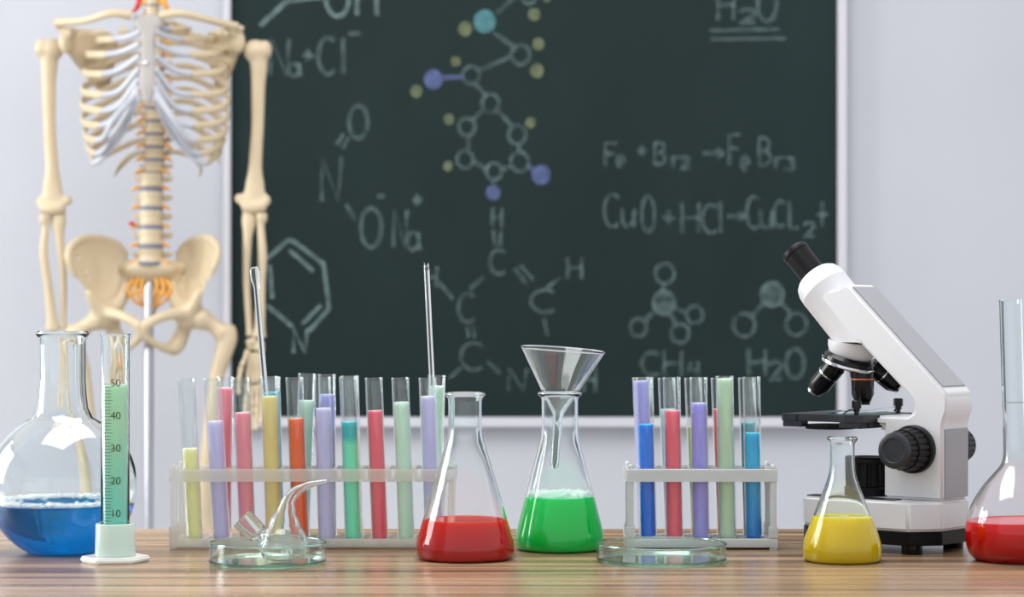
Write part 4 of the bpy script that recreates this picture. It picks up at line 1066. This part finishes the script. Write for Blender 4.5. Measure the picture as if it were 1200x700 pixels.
# pelvis
def hip(s):
    X = lambda px: px if s < 0 else 2 * 172.5 - px
    mb = MB()
    outl = [(148, 316), (143, 298), (132, 285), (118, 279), (104, 278), (93, 283), (86, 294), (87, 308), (93, 324), (103, 340), (112, 354), (124, 362), (138, 356), (146, 338)]
    dep = [0.05, 0.055, 0.05, 0.035, 0.012, -0.02, -0.045, -0.055, -0.05, -0.035, -0.022, -0.01, 0.012, 0.035]
    n_ = len(outl)
    fr_ = [K(X(a_), b_, d_) for (a_, b_), d_ in zip(outl, dep)]
    c_ = K(X(116), 318, 0.03)
    mid = [f.lerp(c_, 0.5) + Vector((0, 0.006, 0)) for f in fr_]
    vs_ = []
    for off in (-0.004, 0.005):
        vs_ += [p + Vector((0, off, 0)) for p in fr_] + [p + Vector((0, off, 0)) for p in mid] + [c_ + Vector((0, off, 0))]
    M = 2 * n_ + 1; fs_ = []
    for k in range(n_):
        k2 = (k + 1) % n_
        fs_ += [(k, k2, n_ + k2, n_ + k), (n_ + k, n_ + k2, 2 * n_), (M + k2, M + k, M + n_ + k, M + n_ + k2), (M + n_ + k2, M + n_ + k, M + 2 * n_), (k, M + k, M + k2, k2)]
    mb.add(vs_, fs_)
    crest = [fr_[i] for i in (1, 2, 3, 4, 5, 6, 7, 8)]
    mb.sweep(crest, [0.006, 0.0075, 0.0075, 0.0075, 0.008, 0.008, 0.007, 0.005], 10, (0, 1, 0), 3)
    mb.ball(K(X(123), 369, 0.0), (0.031, 0.026, 0.030))
    mb.sweep([K(X(108), 342, -0.04), K(X(114), 356, -0.028), K(X(123), 366, -0.015)], [0.008, 0.012, 0.018], 12, (0, 1, 0), 4)
    mb.sweep([K(X(147), 326, 0.03), K(X(143), 346, 0.012), K(X(133), 362, 0.0)], [0.010, 0.013, 0.018], 12, (0, 1, 0), 4)
    mb.sweep([K(X(128), 366, -0.015), K(X(146), 370, -0.045), K(X(160), 376, -0.058), K(X(170), 383, -0.06)], [0.014, 0.0105, 0.010, 0.013], 12, (0, 1, 0), 4)
    mb.sweep([K(X(171), 382, -0.06), K(X(170), 394, -0.056), K(X(158), 404, -0.035), K(X(146), 410, -0.005)], [0.012, 0.0095, 0.0080, 0.010], 12, (0, 1, 0), 4)
    mb.sweep([K(X(146), 411, -0.002), K(X(139), 404, 0.01), K(X(132), 388, 0.016), K(X(128), 374, 0.012)], [0.015, 0.0175, 0.015, 0.018], 12, (0, 1, 0), 4)
    organic(mb.build('hip_bone', BONE, sk), 0.0042, 5)
hip(-1); hip(1)
mb = MB()
mb.sweep([K(175, 306, 0.004), K(175, 314, 0.006), K(175, 326, 0.022), K(175, 340, 0.042), K(175, 352, 0.05)], [(0.030, 0.016), (0.050, 0.018), (0.046, 0.015), (0.028, 0.011), (0.014, 0.008)], 20, (0, -1, 0), 5)
for s in (-1, 1):
    mb.sweep([K(175 + s * 10, 312, 0.012), K(175 + s * 24, 313, 0.026), K(175 + s * 36, 314, 0.044)], [(0.012, 0.016), (0.014, 0.016), (0.011, 0.012)], 12, (0, -1, 0), 4)
    mb.sweep([K(175 + s * 14, 322, 0.02), K(175 + s * 26, 326, 0.034), K(175 + s * 34, 330, 0.045)], [(0.016, 0.014), (0.016, 0.012), (0.010, 0.010)], 12, (0, -1, 0), 4)
organic(mb.build('sacrum', BONE, sk), 0.004, 4)
bone('coccyx', [K(176, 352, 0.05), K(176, 360, 0.048), K(176, 367, 0.04)], [0.009, 0.007, 0.004])
for s in (-1, 1):
    for q, pth in enumerate([((7, 324), (9, 336), (5, 350), (3, 358)), ((13, 326), (17, 338), (11, 350), (5, 361)), ((19, 328), (25, 338), (20, 350), (9, 359))]):
        bone('sacral_nerve', [K(175 + s * a_, b_, 0.006 - 0.006 * (k in (1, 2))) for k, (a_, b_) in enumerate(pth)], [0.004, 0.0038, 0.0036, 0.0026], NERVE, 8, (0, -1, 0), 4)
    bone('sacral_nerve', [K(175 + s * 8, 340, 0.0), K(175 + s * 16, 345, -0.002), K(175 + s * 22, 343, 0.0)], [0.003, 0.003, 0.003], NERVE, 8, (0, -1, 0), 4)
# legs
def leg(s):
    X = lambda px: px if s > 0 else 2 * 176 - px
    mb = MB()
    mb.ball(K(X(236), 374, -0.006), 0.0225)
    mb.sweep([K(X(238), 375, -0.006), K(X(252), 383, 0), K(X(262), 392, 0)], [0.017, 0.0155, 0.020], 14, (0, 1, 0), 4)
    mb.sweep([K(X(268), 380, 0.006), K(X(267), 396, 0.004), K(X(262), 414, 0), K(X(255), 436, 0)], [(0.012, 0.014), (0.019, 0.020), (0.018, 0.018), (0.0155, 0.0155)], 14, (0, 1, 0), 4)
    mb.sweep([K(X(256), 430, 0), K(X(249), 480, -0.006), K(X(243), 540, -0.01), K(X(238), 600, -0.004), K(X(235), 636, 0), K(X(234), 652, 0)], [(0.0155, 0.0155), (0.0140, 0.0145), (0.0142, 0.0142), (0.018, 0.016), (0.034, 0.022), (0.038, 0.026)], 14, (0, 1, 0), 5)
    organic(mb.build('femur', BONE, sk), 0.0045, 5)
    MB().ball(K(X(235), 640, -0.034), (0.022, 0.009, 0.024)).build('kneecap', BONE, sk, angle=None)
    mb = MB()
    mb.sweep([K(X(234), 660, 0), K(X(234), 670, 0), K(X(233), 700, -0.002), K(X(233), 780, -0.004), K(X(234), 850, 0), K(X(234), 880, 0.004)], [(0.037, 0.025), (0.032, 0.022), (0.016, 0.018), (0.0125, 0.014), (0.012, 0.012), (0.020, 0.017)], 14, (0, 1, 0), 5)
    organic(mb.build('tibia', BONE, sk), 0.0045, 4)
    bone('fibula', [K(X(254), 672, 0.016), K(X(254), 690, 0.016), K(X(251), 780, 0.012), K(X(247), 860, 0.01), K(X(246), 890, 0.01)], [0.010, 0.006, 0.0058, 0.006, 0.010], BONE, 12)
    mb = MB()
    mb.ball(K(X(235), 893, 0.0), (0.022, 0.028, 0.018)); mb.ball(K(X(237), 908, 0.04), (0.02, 0.036, 0.021)); mb.ball(K(X(235), 906, -0.04), (0.028, 0.032, 0.016))
    organic(mb.build('tarsus', BONE, sk), 0.004, 3)
    for q in range(5):
        x_ = 235 + (q - 2) * 8.5; l_ = 0.165 - 0.008 * q
        c = [K(X(235 + (q - 2) * 6), 910, -0.062), K(X(x_), 918, -0.062 - l_ * 0.42), K(X(x_), 923, -0.062 - l_ * 0.65), K(X(x_), 925, -0.062 - l_ * 0.78)]
        for c0, c1 in zip(c[:-1], c[1:]):
            e = c1 - c0
            MB().sweep([c0 + e * .03, c0 + e * .2, c0 + e * .5, c0 + e * .8, c0 + e * .97], [0.0085, 0.007, 0.0052, 0.007, 0.006], 10, (0, 0, 1), 3).build('foot_bone', BONE, sk, angle=None)
leg(1); leg(-1)

# stand of the skeleton
stn = sk; SO = Matrix.Translation((0.0008, -0.03, 0))
top_z = H - (331 - HOR) * S
MB().lathe([(0, 0.09), (0.0085, 0.09), (0.0085, top_z - 0.01), (0.004, top_z), (0, top_z)], 20, SO).build('stand_pole', STEEL, stn)
MB().lathe([(0, 0.06), (0.03, 0.06), (0.034, 0.075), (0.03, 0.105), (0.012, 0.115), (0, 0.115)], 24, SO).build('stand_hub', BLACK, stn)
for k in range(5):
    a_ = 2 * math.pi * k / 5 + 0.3; c_, s_ = math.cos(a_), math.sin(a_)
    lg = MB().sweep([SO @ Vector(p_) for p_ in [(c_ * 0.02, s_ * 0.02, 0.085), (c_ * 0.15, s_ * 0.15, 0.08), (c_ * 0.27, s_ * 0.27, 0.062)]], [(0.014, 0.011), (0.012, 0.010), (0.010, 0.008)], 12, (0, 0, 1), 4).build('stand_leg', CHROME, stn)
    q_ = SO @ Matrix.Translation((c_ * 0.265, s_ * 0.265, 0.025)) @ Matrix.Rotation(a_, 4, 'Z') @ Matrix.Rotation(math.radians(90), 4, 'Y')
    MB().lathe([(0, -0.01), (0.022, -0.01), (0.025, -0.006), (0.025, 0.006), (0.022, 0.01), (0, 0.01)], 20, q_).build('castor', BLACK, lg)
